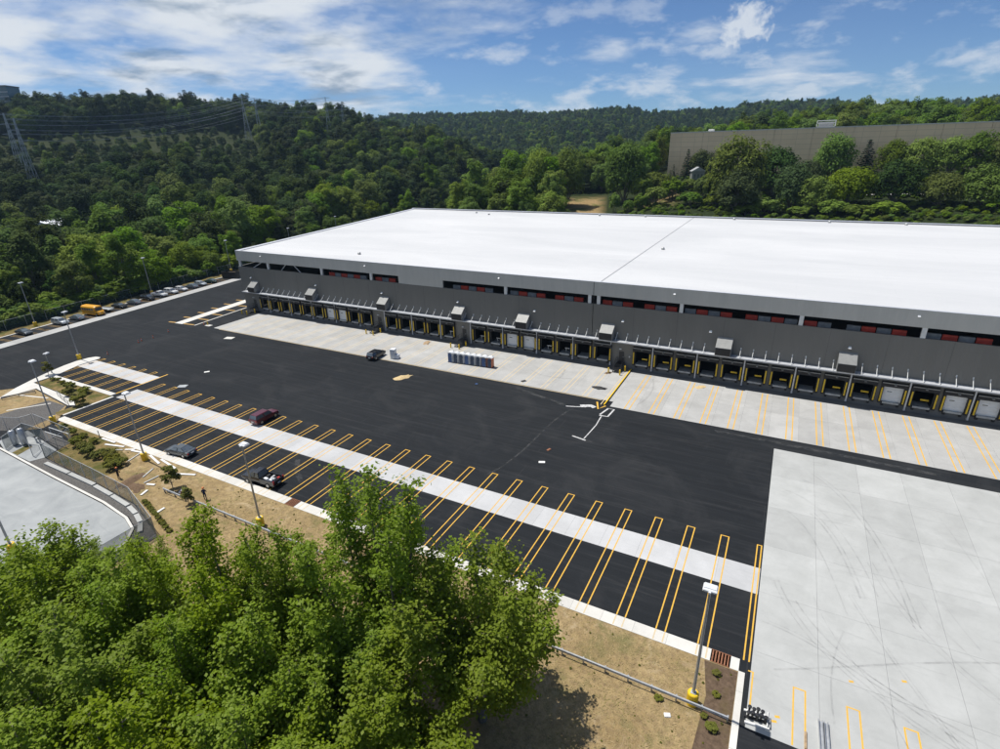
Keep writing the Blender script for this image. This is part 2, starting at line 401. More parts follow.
    leaf('leaf_dark_shade', (0.030, 0.058, 0.010), (0.048, 0.086, 0.014), (0.072, 0.115, 0.020), 0.2, 0.25, 0.8, 1.0)  # no separate species: forest leaves darkened, left hill's cloud shade put into colour
    leaf('leaf_conifer', (0.022, 0.040, 0.014), (0.036, 0.060, 0.022), (0.055, 0.085, 0.03), 0.1, 0.4, 0.8)
    leaf('leaf_cottonwood', (0.150, 0.230, 0.006), (0.212, 0.312, 0.012), (0.310, 0.395, 0.060), 0.52, 0.45, 0.5, 0.3)
    leaf('leaf_shrub', (0.125, 0.135, 0.018), (0.18, 0.19, 0.030), (0.26, 0.26, 0.07), 0.36, 1.0, 0.8, 0.4)
    m = Mat('bark', 0.9, spec=0.2); n = m.noise(3, 5, 0.7, m.pos((1, 1, 0.25), obj=True))
    m.color(m.mix(m.mapr(n, 0.3, 0.7, 0, 1), (0.075, 0.065, 0.052), (0.22, 0.20, 0.165))); m.bump(n, 0.6, 0.04); M['bark'] = m.m
    m = Mat('straw', 0.9, spec=0.1)
    n = m.noise(0.5, 4, 0.6); g = m.noise(3, 2)
    c = m.mix(m.mapr(n, 0.4, 0.65, 0, 1), (0.36, 0.265, 0.145), (0.25, 0.20, 0.085))
    m.color(m.mix(m.mapr(g, 0.4, 0.7, 0, 0.6), c, (0.12, 0.125, 0.035))); M['straw'] = m.m
    # chain-link screen: thin wires over dark-green privacy cloth, partly see-through
    def screen(name, c, cover):
        m = Mat(name, 0.8, spec=0.2); n = m.noise(0.8, 5, 0.6, m.pos((1, 1, 1)))
        m.color(m.mix(m.mapr(n, 0.35, 0.7, 0, 1), c, tuple(min(1, x * 1.6) for x in c)))
        tr = m.n('ShaderNodeBsdfTransparent'); mx = m.n('ShaderNodeMixShader'); m.l(m.mapr(n, 0.3, 0.7, cover - 0.12, cover + 0.12), mx.inputs[0])
        m.l(tr.outputs[0], mx.inputs[1]); m.l(m.b.outputs[0], mx.inputs[2]); m.l(mx.outputs[0], m.o.inputs[0]); M[name] = m.m
    screen('screen_green', (0.022, 0.045, 0.038), 0.62)
    screen('screen_grey', (0.10, 0.125, 0.13), 0.62)
    screen('chainlink', (0.22, 0.23, 0.235), 0.28)
surfaces()
plain('canopy_metal', (0.50, 0.52, 0.55), 0.45, 0.2)
plain('galvanised', (0.44, 0.46, 0.48), 0.45, 0.55, var=0.2)
plain('pole_grey', (0.36, 0.37, 0.37), 0.5, 0.4)
plain('lamp_white', (0.62, 0.64, 0.66), 0.4)
plain('safety_yellow', (0.72, 0.47, 0.010), 0.5, var=0.15, scale=3)
plain('dock_yellow', (0.62, 0.42, 0.012), 0.55, var=0.2, scale=3)
plain('rubber', (0.016, 0.016, 0.017), 0.75)
plain('black_steel', (0.016, 0.016, 0.018), 0.45)
plain('door_white', (0.64, 0.66, 0.67), 0.5, var=0.06)
plain('leveler_grey', (0.34, 0.36, 0.37), 0.5, 0.3, var=0.25)
plain('white_steel', (0.62, 0.63, 0.62), 0.5)
plain('grey_box', (0.22, 0.225, 0.22), 0.55, 0.1)
plain('dark_interior', (0.022, 0.022, 0.023), 0.9)
plain('rack_red', (0.45, 0.045, 0.026), 0.55, var=0.2)
plain('rack_grey', (0.20, 0.215, 0.23), 0.6, var=0.25)
plain('man_door', (0.028, 0.028, 0.03), 0.5)
plain('tyre', (0.014, 0.014, 0.015), 0.85)
plain('rim', (0.45, 0.46, 0.47), 0.3, 0.7)
plain('toilet_navy', (0.018, 0.038, 0.078), 0.45)
plain('toilet_white', (0.62, 0.64, 0.66), 0.5)
plain('toilet_orange', (0.58, 0.16, 0.06), 0.5)
plain('toilet_brown', (0.22, 0.15, 0.12), 0.5)
plain('toilet_blue', (0.025, 0.07, 0.19), 0.45)
plain('plank_white', (0.66, 0.66, 0.64), 0.6, var=0.06)
plain('plank_grey', (0.42, 0.42, 0.40), 0.7, var=0.15)
plain('wood', (0.33, 0.235, 0.14), 0.8, var=0.3, scale=4)
plain('sand', (0.50, 0.38, 0.20), 0.95, var=0.25, scale=4)
plain('dirt_brown', (0.12, 0.075, 0.042), 0.95, var=0.3, scale=4)
plain('cone_orange', (0.75, 0.14, 0.03), 0.6)
plain('cone_red', (0.55, 0.035, 0.03), 0.6)
plain('rust', (0.22, 0.095, 0.05), 0.9, var=0.35, scale=5)
plain('tower_steel', (0.40, 0.42, 0.44), 0.5, 0.4)
plain('wire', (0.30, 0.31, 0.32), 0.5, 0.4)
plain('house_wall', (0.50, 0.51, 0.53), 0.8)
plain('house_roof', (0.62, 0.65, 0.70), 0.7, var=0.15, scale=0.4)
plain('roof_dark', (0.10, 0.105, 0.115), 0.8)
plain('teal_glass', (0.03, 0.10, 0.14), 0.2, spec=0.6)
plain('bus_yellow', (0.62, 0.30, 0.010), 0.4)
plain('skin', (0.42, 0.25, 0.17), 0.6)
plain('helmet_orange', (0.70, 0.20, 0.05), 0.4)
plain('helmet_white', (0.70, 0.70, 0.70), 0.4)
m = Mat('glass_dark', 0.08, spec=0.8); m.b.inputs['Metallic'].default_value = 0.45; nz = m.noise(2.0, 3, 0.5); m.color(m.mix(nz, (0.10, 0.13, 0.15), (0.20, 0.23, 0.26))); M['glass_dark'] = m.m
m = Mat('lens_red', 0.25); m.color((0.30, 0.01, 0.01)); M['lens_red'] = m.m
m = Mat('lens_clear', 0.15); m.color((0.65, 0.67, 0.70)); M['lens_clear'] = m.m
def carpaint(name, c, metal=0.25):
    m = Mat(name, 0.28, metal, 0.5); m.b.inputs['Coat Weight'].default_value = 0.6; m.b.inputs['Coat Roughness'].default_value = 0.08
    nz = m.noise(1.2, 4, 0.6); m.color(m.mix(m.mapr(nz, 0.35, 0.7, 0, 0.3), c, tuple(x * 0.7 + 0.03 for x in c))); M[name] = m.m
carpaint('paint_black', (0.008, 0.009, 0.013)); carpaint('paint_silver', (0.50, 0.54, 0.56), 0.3); carpaint('paint_white', (0.62, 0.63, 0.63), 0.0)
carpaint('paint_maroon', (0.10, 0.010, 0.020)); carpaint('paint_slate', (0.05, 0.063, 0.075)); carpaint('paint_green', (0.006, 0.055, 0.032)); carpaint('paint_bluegrey', (0.17, 0.21, 0.24))

# ------------------------------------------------------------------ terrain
T_R = np.array([0, 150, 200, 240, 300, 380, 450, 550, 620, 700, 800, 1000, 1250, 1500, 2000, 3500, 6000], float)
T_AZ = [-180, -100, -67, -59, -51, -44, -35, -27, -18, -9, 0, 6, 14, 40, 100, 180]
T_Z = np.array([
    [0, 0, 2, 6, 10, 14, 16, 20, 25, 30, 40, 60, 80, 90, 90, 90, 60],
    [0, 0, -3, -6, -6, 4, 18, 40, 54, 69, 74, 72, 80, 85, 95, 95, 60],
    [0, 0, -3, -5, -5, 4, 18, 40, 54, 70, 75, 74, 80, 85, 95, 95, 60],
    [0, 0, -3, -5, -5, 4, 18, 40, 54, 73, 78, 76, 80, 85, 95, 95, 60],
    [0, 0, -2, 0, -2, 4, 16, 38, 49, 65, 68, 70, 78, 84, 95, 95, 60],
    [0, 0, 0, 5, 4, 6, 14, 36, 48, 63, 62, 58, 68, 84, 100, 95, 60],
    [0, 0, 1, 6, 10, 10, 12, 26, 33, 38, 34, 34, 68, 103, 106, 100, 60],
    [0, 0, 2, 6, 12, 12, 10, 10, 12, 10, 8, 24, 70, 108, 110, 100, 60],
    [0, 0, 2, 5, 10, 15, 17, 14, 10, 8, 8, 28, 70, 107, 108, 100, 60],
    [0, 0, 1, 6, 14, 25, 29, 28, 22, 16, 14, 30, 68, 100, 100, 90, 60],
    [0, 0, 1, 6, 15, 26, 29, 41, 40, 32, 24, 34, 66, 100, 100, 90, 60],
    [0, 0, 2, 7, 17, 26, 29, 44, 44, 36, 26, 34, 60, 84, 88, 85, 60],
    [0, 0, 2, 8, 17, 26, 28, 36, 36, 30, 24, 34, 60, 87, 88, 80, 60],
    [0, 0, 2, 8, 17, 26, 28, 36, 36, 32, 30, 40, 60, 80, 84, 80, 60],
    [0, 0, 2, 6, 10, 14, 16, 20, 25, 30, 40, 60, 80, 90, 90, 90, 60],
    [0, 0, 2, 6, 10, 14, 16, 20, 25, 30, 40, 60, 80, 90, 90, 90, 60]], float)
UX, UY = -0.128, 0.9918              # direction of the left-hand car row, fence and end wall
P0 = (-164.1, -3.4)
def sv(s, v): return (P0[0] + UX * s - UY * v, P0[1] + UY * s + UX * v)
def to_sv(x, y):
    dx, dy = x - P0[0], y - P0[1]
    return dx * UX + dy * UY, -dx * UY + dy * UX
def smoothstep(t): t = np.clip(t, 0, 1); return t * t * (3 - 2 * t)
def outside(x, y):
    """how far a point lies outside the levelled site (0 inside)"""
    s, v = to_sv(x, y)
    left = v - 16.5
    back = y - np.where(x < -150, 400., 156.)
    front = -95 - y
    right = x - 110
    d = np.maximum(np.maximum(left, back), np.maximum(front, right))
    return np.maximum(d, 0)
def hgt(x, y):
    x = np.asarray(x, float); y = np.asarray(y, float)
    dx, dy = x - CAM[0], y - CAM[1]
    r = np.hypot(dx, dy); az = np.degrees(np.arctan2(dx, dy))
    cols = np.array([np.interp(r, T_R, row) for row in T_Z])
    i = np.clip(np.searchsorted(T_AZ, az, side='right') - 1, 0, len(T_AZ) - 2)
    a0 = np.take(T_AZ, i); a1 = np.take(T_AZ, i + 1)
    t = smoothstep((az - a0) / (a1 - a0))
    c0 = np.take_along_axis(cols, i[None], 0)[0]; c1 = np.take_along_axis(cols, (i + 1)[None], 0)[0]
    z = c0 * (1 - t) + c1 * t
    bump = 2.4 * np.sin(x * 0.021 + 1.3) * np.cos(y * 0.017 - 0.6) + 1.3 * np.sin(x * 0.047 + y * 0.039) + 5 * np.sin(x * 0.0061 + y * 0.004) * np.sin(y * 0.0072 - x * 0.003)
    fade = smoothstep((r - 260) / 250)
    z = z + bump * fade
    return -0.04 + smoothstep(outside(x, y) / 45) * z
def h1(x, y): return float(hgt(np.array([x]), np.array([y]))[0])
def soil_at(x, y):
    dx, dy = x - CAM[0], y - CAM[1]; r = np.hypot(dx, dy); az = np.degrees(np.arctan2(dx, dy))
    def blob(a0, a1, r0, r1, e=1.2, f=18.):
        return smoothstep((az - a0) / e) * smoothstep((a1 - az) / e) * smoothstep((r - r0) / f) * smoothstep((r1 - r) / f)
    s = blob(-21.8, -17.0, 235, 345, 1.0)                                   # bare track between the trees
    s = np.maximum(s, blob(-17.5, 30, 196, 236) * 0.95)                     # bank right behind the warehouse
    s = np.maximum(s, blob(-13.8, -9.5, 285, 335) * 0.8)
    s = np.maximum(s, blob(-72, -49.5, 540, 660, 1.5, 25.) * 0.03)          # power-line clearing
    return np.clip(s, 0, 1)
def terrain():
    rings = np.concatenate([np.linspace(0, 180, 16), np.linspace(190, 480, 40), np.linspace(490, 1000, 42), np.geomspace(1030, 3400, 30)])
    na = 300
    az = np.linspace(-math.pi, math.pi, na, endpoint=False)
    R, A = np.meshgrid(rings, az, indexing='ij')
    X = CAM[0] + R * np.sin(A); Y = CAM[1] + R * np.cos(A)
    Z = hgt(X.ravel(), Y.ravel())
    co = np.stack([X.ravel(), Y.ravel(), Z], 1)
    nr = len(rings)
    i, j = np.meshgrid(np.arange(nr - 1), np.arange(na), indexing='ij')
    a = i * na + j; b = i * na + (j + 1) % na
    F = np.stack([a, a + na, b + na, b], -1).reshape(-1, 4)
    me = quadmesh('terrain', co, F, M['terrain'], True)
    at = me.attributes.new('soil', 'FLOAT', 'POINT'); at.data.foreach_set('value', soil_at(co[:, 0], co[:, 1]).astype(np.float32))
    struct(link('terrain', me))
def quadmesh(name, co, F, mat, smooth=False):
    me = bpy.data.meshes.new(name); n = len(F)
    me.vertices.add(len(co)); me.vertices.foreach_set('co', np.ascontiguousarray(co, dtype=np.float32).ravel())
    me.loops.add(n * 4); me.loops.foreach_set('vertex_index', np.ascontiguousarray(F, dtype=np.int32).ravel())
    me.polygons.add(n); me.polygons.foreach_set('loop_start', np.arange(0, n * 4, 4, dtype=np.int32))
    me.polygons.foreach_set('loop_total', np.full(n, 4, dtype=np.int32))
    if smooth: me.polygons.foreach_set('use_smooth', np.ones(n, dtype=bool))
    me.materials.append(mat); me.update(calc_edges=True); me.validate(); return me
terrain()

# pixel of the 1000 x 749 photograph -> point on the terrain (a direction plus the ground it meets)
def ray_px(u, v):
    x, y = (u - 500) / 538.89, -(v - 374.5) / 538.89
    return (_r2 * x + _u2 * y + _f).normalized()
def ground_px(u, v, z=None):
    d = ray_px(u, v)
    if z is not None:
        t = (z - CAM[2]) / d.z; return Vector(CAM) + d * t
    t = np.arange(60, 2600, 2.0)
    X, Y, Z = CAM[0] + d.x * t, CAM[1] + d.y * t, CAM[2] + d.z * t
    k = np.argmax(Z < hgt(X, Y)); return Vector((X[k], Y[k], Z[k]))
def px_w(px, p): return px * (p - Vector(CAM)).dot(_f) / 538.89      # width in metres of so many pixels at point p

# ------------------------------------------------------------------ yard, slabs, markings
def site():
    yard = struct(MB().sheet([sv(-75, 9.2), sv(105, 9.2), (-150, 110), (-100, 45.5), (115, 45.5), (115, -62), (-60, -90)], 0.0).build('yard_asphalt', M['asphalt']))
    # long concrete band of the left car row, laid in slabs
    band = struct(link('car_row_concrete', None))
    for i in range(28):
        s0 = -62 + i * 6.0
        MB().prism([sv(s0, 0), sv(s0 + 5.985, 0), sv(s0 + 5.985, 3.9), sv(s0, 3.9)], -0.2, 0.006).build('concrete_slab', M['concrete'], band)
    for i in range(34):
        s0 = -66 + i * 5.0
        MB().prism([sv(s0, 9.2), sv(s0 + 4.985, 9.2), sv(s0 + 4.985, 9.75), sv(s0, 9.75)], -0.2, 0.14).build('kerb_stone', M['concrete_white'], band)
    struct(MB().prism([sv(-75, 9.75), sv(118, 9.75), sv(118, 16.6), sv(-75, 16.6)], -0.2, 0.06).build('verge_beside_car_row', M['island_grass']))
    mk = struct(link('car_row_markings', None))
    me = MB().box(0, 0.11, -4.9, -0.1, 0.008, 0.0095).box(0.62, 0.73, -4.9, -0.1, 0.008, 0.0095)
    for i in range(44):
        s0 = -40 + i * 2.95
        q = sv(s0, 4.0)
        link('stall_marking', cached('car_stall', lambda: MB().box(-4.95, -0.05, 0, 0.11, 0.008, 0.0095).box(-4.95, -0.05, 0.62, 0.73, 0.008, 0.0095), M['paint_orange_old']), mk, (q[0], q[1], 0), math.atan2(UX * -1, UY))
    # trailer row: cross strip and kerb band in slabs
    strip = struct(link('trailer_strip_concrete', None))
    for i in range(27):
        x0 = -108.6 + i * 4.03
        link('concrete_slab', cached('strip_slab', lambda: MB().box(0, 4.018, -7.7, -3.8, -0.2, 0.006), M['concrete_pale']), strip, (x0, 0, 0))
    for i in range(6):
        x0 = -133.6 + i * 3.9
        link('concrete_slab', cached('strip_slab2', lambda: MB().box(0, 3.886, -1.8, 1.9, -0.2, 0.006), M['concrete_pale']), strip, (x0, 0, 0))
    kb = struct(link('kerb_band', None))
    for i in range(36):
        x0 = -108.6 + i * 3.0
        if abs(x0 + 54.6) < .1 or i == 35:
            continue
        link('kerb_slab', cached('kerb_slab', lambda: MB().box(0, 2.985, -17.5, -16.2, -0.2, 0.03), M['concrete_white']), kb, (x0, 0, 0))
    for x0 in (-54.6, -3.6):
        MB().box(x0, x0 + 0.7, -17.5, -16.2, -0.2, 0.03).box(x0 + 2.3, x0 + 2.985, -17.5, -16.2, -0.2, 0.03).build('kerb_slab', M['concrete_white'], kb)
        g = thing('storm_drain', 'rusty drain inlet in the white kerb ' + ('near the loaded pickup' if x0 < -10 else 'beside the corner of the big concrete slab'), 'drain', (x0 + 1.5, -16.85, 0), 0, 'drain inlets in the kerb')
        MB().box(-0.79, 0.79, -0.64, 0.64, -0.2, 0.0).build('sump', M['rust'], g)
        for k in range(6): MB().box(-0.7 + k * 0.25, -0.58 + k * 0.25, -0.6, 0.6, 0.0, 0.034).build('grate_bar', M['rust'], g)
        for yy in (-0.66, 0.6): MB().box(-0.79, 0.79, yy, yy + 0.06, 0, 0.05).build('frame_bar', M['rust'], g)
    for i in range(7):
        x0 = -131.5 + i * 3.05
        MB().box(x0, x0 + 3.035, -7.75, -6.75, -0.2, 0.10).build('kerb_slab', M['concrete_white'], kb)
    MB().box(-109.5, -109.0, -16.1, -7.8, -0.2, 0.10).build('kerb_slab', M['concrete_white'], kb)
    mk = struct(link('trailer_stall_markings', None))
    U = lambda y0, y1, w: (lambda: MB().box(-w, -w + 0.12, y0, y1, 0.008, 0.011).box(w - 0.12, w, y0, y1, 0.008, 0.011).box(-w + 0.12, w - 0.12, y1 - 0.12, y1, 0.008, 0.011))
    for k in range(0, 30):
        x = -k * 3.66
        link('stall_marking', cached('stall_n' if k == 0 else 'stall', U(-16.15, 0.05, 0.27 if k == 0 else 0.47), M['paint_yellow']), mk, (x if k else -0.12, 0, 0))
        if 0 < k < 30:
            link('stall_marking', cached('stall_kerb', lambda: MB().box(-0.47, -0.35, -17.4, -16.25, 0.0, 0.0335).box(0.35, 0.47, -17.4, -16.25, 0.0, 0.0335), M['paint_yellow_faded']), mk, (x, 0, 0))
    for k in range(6):
        link('stall_marking', cached('stall_u', U(-6.7, 3.3, 0.47), M['paint_yellow']), mk, (-113.9 - 3.76 * k, 0, 0))
    MB().box(-110.6, -110.3, -6.7, 3.5, 0.008, 0.011).build('stall_marking', M['paint_yellow'], mk)
    # dock apron slabs
    ap = struct(link('dock_apron', None))
    for i in range(58):
        x0 = -130.3 + i * 4.05
        y0 = 28.5 if x0 < -27 else 26.5
        for a, b in ((y0, 35.2), (35.2, 42.8)):
            link('concrete_slab', cached(('apron', a, b), lambda: MB().box(0, 4.038, a, b - 0.012, -0.2, 0.006), M['concrete']), ap, (x0, 0, 0))
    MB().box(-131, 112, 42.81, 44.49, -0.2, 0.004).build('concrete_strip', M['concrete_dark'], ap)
    dm = struct(link('dock_lane_markings', None))
    for k in range(-26, 18):
        x = -22.2 + 4.05 * k
        y0 = 28.6 if x < -27 else 26.6
        mat = 'paint_yellow' if x > -26 else 'paint_yellow_faded'
        if x < -128: continue
        link('lane_line', cached(('lane', y0, mat), lambda: MB().box(-0.48, -0.33, y0, 42.5, 0.008, 0.011).box(0.33, 0.48, y0, 42.5, 0.008, 0.011), M[mat]), dm, (x, 0, 0))
    MB().box(-128, -27, 28.22, 28.38, 0.0, 0.004).build('lane_line', M['paint_yellow_faded'], dm)
    # big slab on the right
    sb = struct(link('concrete_slab_yard', None))
    for i in range(22):
        for j in range(6):
            y0 = -22.3 + j * 7.55
            link('concrete_slab', cached('big_slab', lambda: MB().box(0, 4.985, 0, 7.537, -0.2, 0.006), M['concrete_slab']), sb, (0.3 + i * 5, y0, 0))
    em = struct(link('slab_edge_markings', None))
    for x in (3.9, 7.6, 11.3, 15.0, 18.7):
        link('stall_marking', cached('slab_stall', lambda: MB().box(-0.48, -0.36, -22.2, -17.0, 0.008, 0.011).box(0.36, 0.48, -22.2, -17.0, 0.008, 0.011).box(-0.36, 0.36, -17.12, -17.0, 0.008, 0.011), M['paint_yellow']), em, (x, 0, 0))
    MB().box(0.42, 0.54, -21.0, -17.0, 0.008, 0.011).box(0.1, 0.42, -17.12, -17.0, 0.008, 0.011).build('stall_marking', M['paint_yellow'], em)
    for i in range(5):
        MB().box(-0.62, -0.12, -19.5 - i * 5, -17.52 - i * 5 + (2.0 if 0 else 0), -0.2, 0.12).box(-0.62, -0.12, -22.5 - i * 5, -19.515 - i * 5, -0.2, 0.12).build('kerb_stone', M['concrete_white'], sb)
    # front verge and planting
    struct(MB().prism([(-106.8, -17.52), (-0.63, -17.52), (-0.63, -60), (-60, -88), (-62.3, -60), (-62.3, -28.6), (-71.5, -25.9), (-81, -25.4), (-95.4, -24.9), (-97.5, -20.5), (-106.8, -18.6)], -0.3, 0.02).build('dry_verge', M['dry_grass']))
    struct(MB().prism([(-3.3, -17.6), (-0.66, -17.6), (-0.66, -40), (-2.6, -40), (-3.0, -26), (-2.7, -21)], -0.2, 0.03).build('mulch_bed', M['mulch']))
    struct(MB().prism([(-107, -17.6), (-92, -17.6), (-84, -19.5), (-81, -22.5), (-83, -25.2), (-95.3, -24.8), (-97.4, -20.6), (-106.5, -18.7)], -0.2, 0.035).build('shrub_bed', M['island_grass']))
    struct(MB().prism([(-131.0, -10.6), (-131.1, -7.8), (-109.5, -7.8), (-109.5, -16.6), (-111.6, -16.2), (-111.4, -13.0), (-115.4, -11.4)], -0.2, 0.09).build('planting_island', M['island_grass']))
    # corner pavement and left parcel
    struct(MB().prism([(-128.5, -17.8), (-131.5, -13.8), (-133.6, -10), (-135.3, -6.1), (-136.4, -3), (-136.9, -0.3), (-136.6, 2.0), (-135.8, 3.1), (-134.4, 3.3), (-133.7, 2.7), (-133.65, -1.4), (-131.6, -6.7), (-131.4, -10.8), (-115.4, -11.6), (-111.7, -13.0), (-112.8, -13.6), (-127.4, -12.1)], -0.2, 0.12).build('corner_pavement', M['concrete_white']))
    struct(MB().prism([(-131, -13.2), (-127.4, -12.3), (-113, -13.8), (-108, -17.5), (-107, -20), (-108, -21.3), (-120, -26.2), (-145, -26), (-136, -18)], -0.2, 0.03).build('dry_parcel', M['dry_grass']))
    struct(MB().prism([(-118.9, -13.9), (-113.3, -13.8), (-110.0, -17.6), (-109, -22), (-114, -24.6), (-121, -24.6)], -0.2, 0.036).build('gravel_drive', M['gravel']))
    for pts in ([(-127.5, -15.2), (-120.2, -13.4)], [(-121, -19.5), (-117, -14.4)]):
        struct(MB().ribbon([Vector(q) for q in pts], 0.35, 0.044).build('edge_strip', M['concrete_white']))
    # sunken loop road with its kerb
    road = [(-150, -26.4), (-105, -26.9), (-88, -27.5), (-75.3, -27.8), (-69.5, -28.3), (-66.6, -29.2), (-64.9, -30.9), (-64.0, -33.5), (-63.7, -38), (-63.8, -62), (-71.2, -62), (-71.8, -46), (-73.2, -41.8), (-75.6, -39.0), (-79, -37.3), (-86, -36.6), (-150, -36.6)]
    struct(MB().prism(road, -0.2, 0.05).build('loop_road', M['concrete_cool']))
    outer = [Vector((x, y)) for x, y in road[:10]]
    o2 = [(x, y + 0.22) if i < 4 else (x + 0.18, y + 0.12) for i, (x, y) in enumerate(road[:10])]
    struct(MB().ribbon([Vector(q) for q in o2], 0.3, 0.16).build('road_kerb', M['concrete_white']))
    struct(MB().prism([(-97.0, -25.0), (-95.4, -24.95), (-81, -25.45), (-71.5, -25.95), (-62.4, -28.6), (-62.4, -62), (-63.4, -62), (-63.4, -33.4), (-64.6, -30.6), (-66.4, -28.8), (-69.4, -27.85), (-75.3, -27.4), (-88, -27.1), (-97, -26.7)], -0.2, 0.04).build('gravel_shoulder', M['gravel']))
    st = struct(link('shoulder_stones', None))
    for a, b in (((-93.4, -25.85), (-87.2, -25.85)), ((-86.9, -25.86), (-80.7, -25.9)), ((-80.3, -26.0), (-76, -26.25)), ((-75.7, -26.3), (-71.6, -26.65)), ((-71.2, -26.75), (-69.0, -27.2)), ((-68.7, -27.3), (-66.8, -27.95)), ((-66.5, -28.1), (-64.9, -29.1))):
        a, b = Vector(a), Vector(b); d = (b - a).normalized(); q = Vector((-d.y, d.x)) * 0.27
        MB().prism([tuple(a - q), tuple(b - q), tuple(b + q), tuple(a + q)], 0.0, 0.28).build('kerb_stone', M['concrete_slab'], st)
    struct(MB().prism([(-79, -37.6), (-75.8, -39.3), (-73.6, -42), (-72.2, -46), (-71.6, -62), (-100, -62), (-110, -45), (-90, -37.2)], -0.2, 0.12).build('road_island', M['mulch']))
    struct(MB().ribbon([Vector(q) for q in ((-84, -36.9), (-79, -37.5), (-75.8, -39.2), (-73.5, -42), (-72.1, -46), (-71.5, -62))], 0.3, 0.2).build('island_kerb', M['concrete_white']))
    # concrete pad of the equipment yard
    struct(MB().prism([(-108.4, -25.6), (-108.4, -21.7), (-102.2, -22.4), (-96.6, -23.0), (-95.6, -25.0), (-96.4, -26.6), (-104, -26.6)], -0.2, 0.075).build('equipment_pad', M['concrete_cool']))
    struct(MB().prism([(-102.6, -24.2), (-101.1, -24.2), (-100.2, -26.5), (-101.9, -26.5)], -0.1, 0.095).build('grass_patch', M['island_grass']))
    struct(MB().prism([(-106.8, -20.6), (-97.2, -20.8), (-96.4, -22.7), (-102.4, -22.2), (-104, -22.0)], -0.2, 0.055).build('gravel_bay', M['gravel']))
    # short strip beside the building corner
    ss = struct(link('corner_strip', None))
    a0, a1 = Vector((-144.4, 27.2)), Vector((-147.6, 53)); b0, b1 = Vector((-141.6, 27.4)), Vector((-144.6, 53))
    for i in range(6):
        t0, t1 = i / 6, (i + 0.997) / 6
        MB().prism([tuple(a0.lerp(a1, t0)), tuple(a0.lerp(a1, t1)), tuple(b0.lerp(b1, t1)), tuple(b0.lerp(b1, t0))], -0.2, 0.006).build('concrete_slab', M['concrete_white'], ss)
    MB().ribbon([Vector((-136.9, 27.7)), Vector((-138.9, 45.7))], 0.45, 0.1).build('kerb_stone', M['concrete_white'], ss)
    for t in (0, .18, .36, .54, .72, .9):
        q = a0.lerp(a1, t) + Vector((-0.2, 0.4)); r = b0.lerp(b1, t) + Vector((0.2, 0.4))
        MB().ribbon([q, q + Vector((-2.4, -0.3))], 0.6, 0.009).build('stall_marking', M['paint_orange_old'], ss)
        MB().ribbon([r, r + Vector((3.6, 0.4))], 0.6, 0.009).build('stall_marking', M['paint_orange_old'], ss)
site()

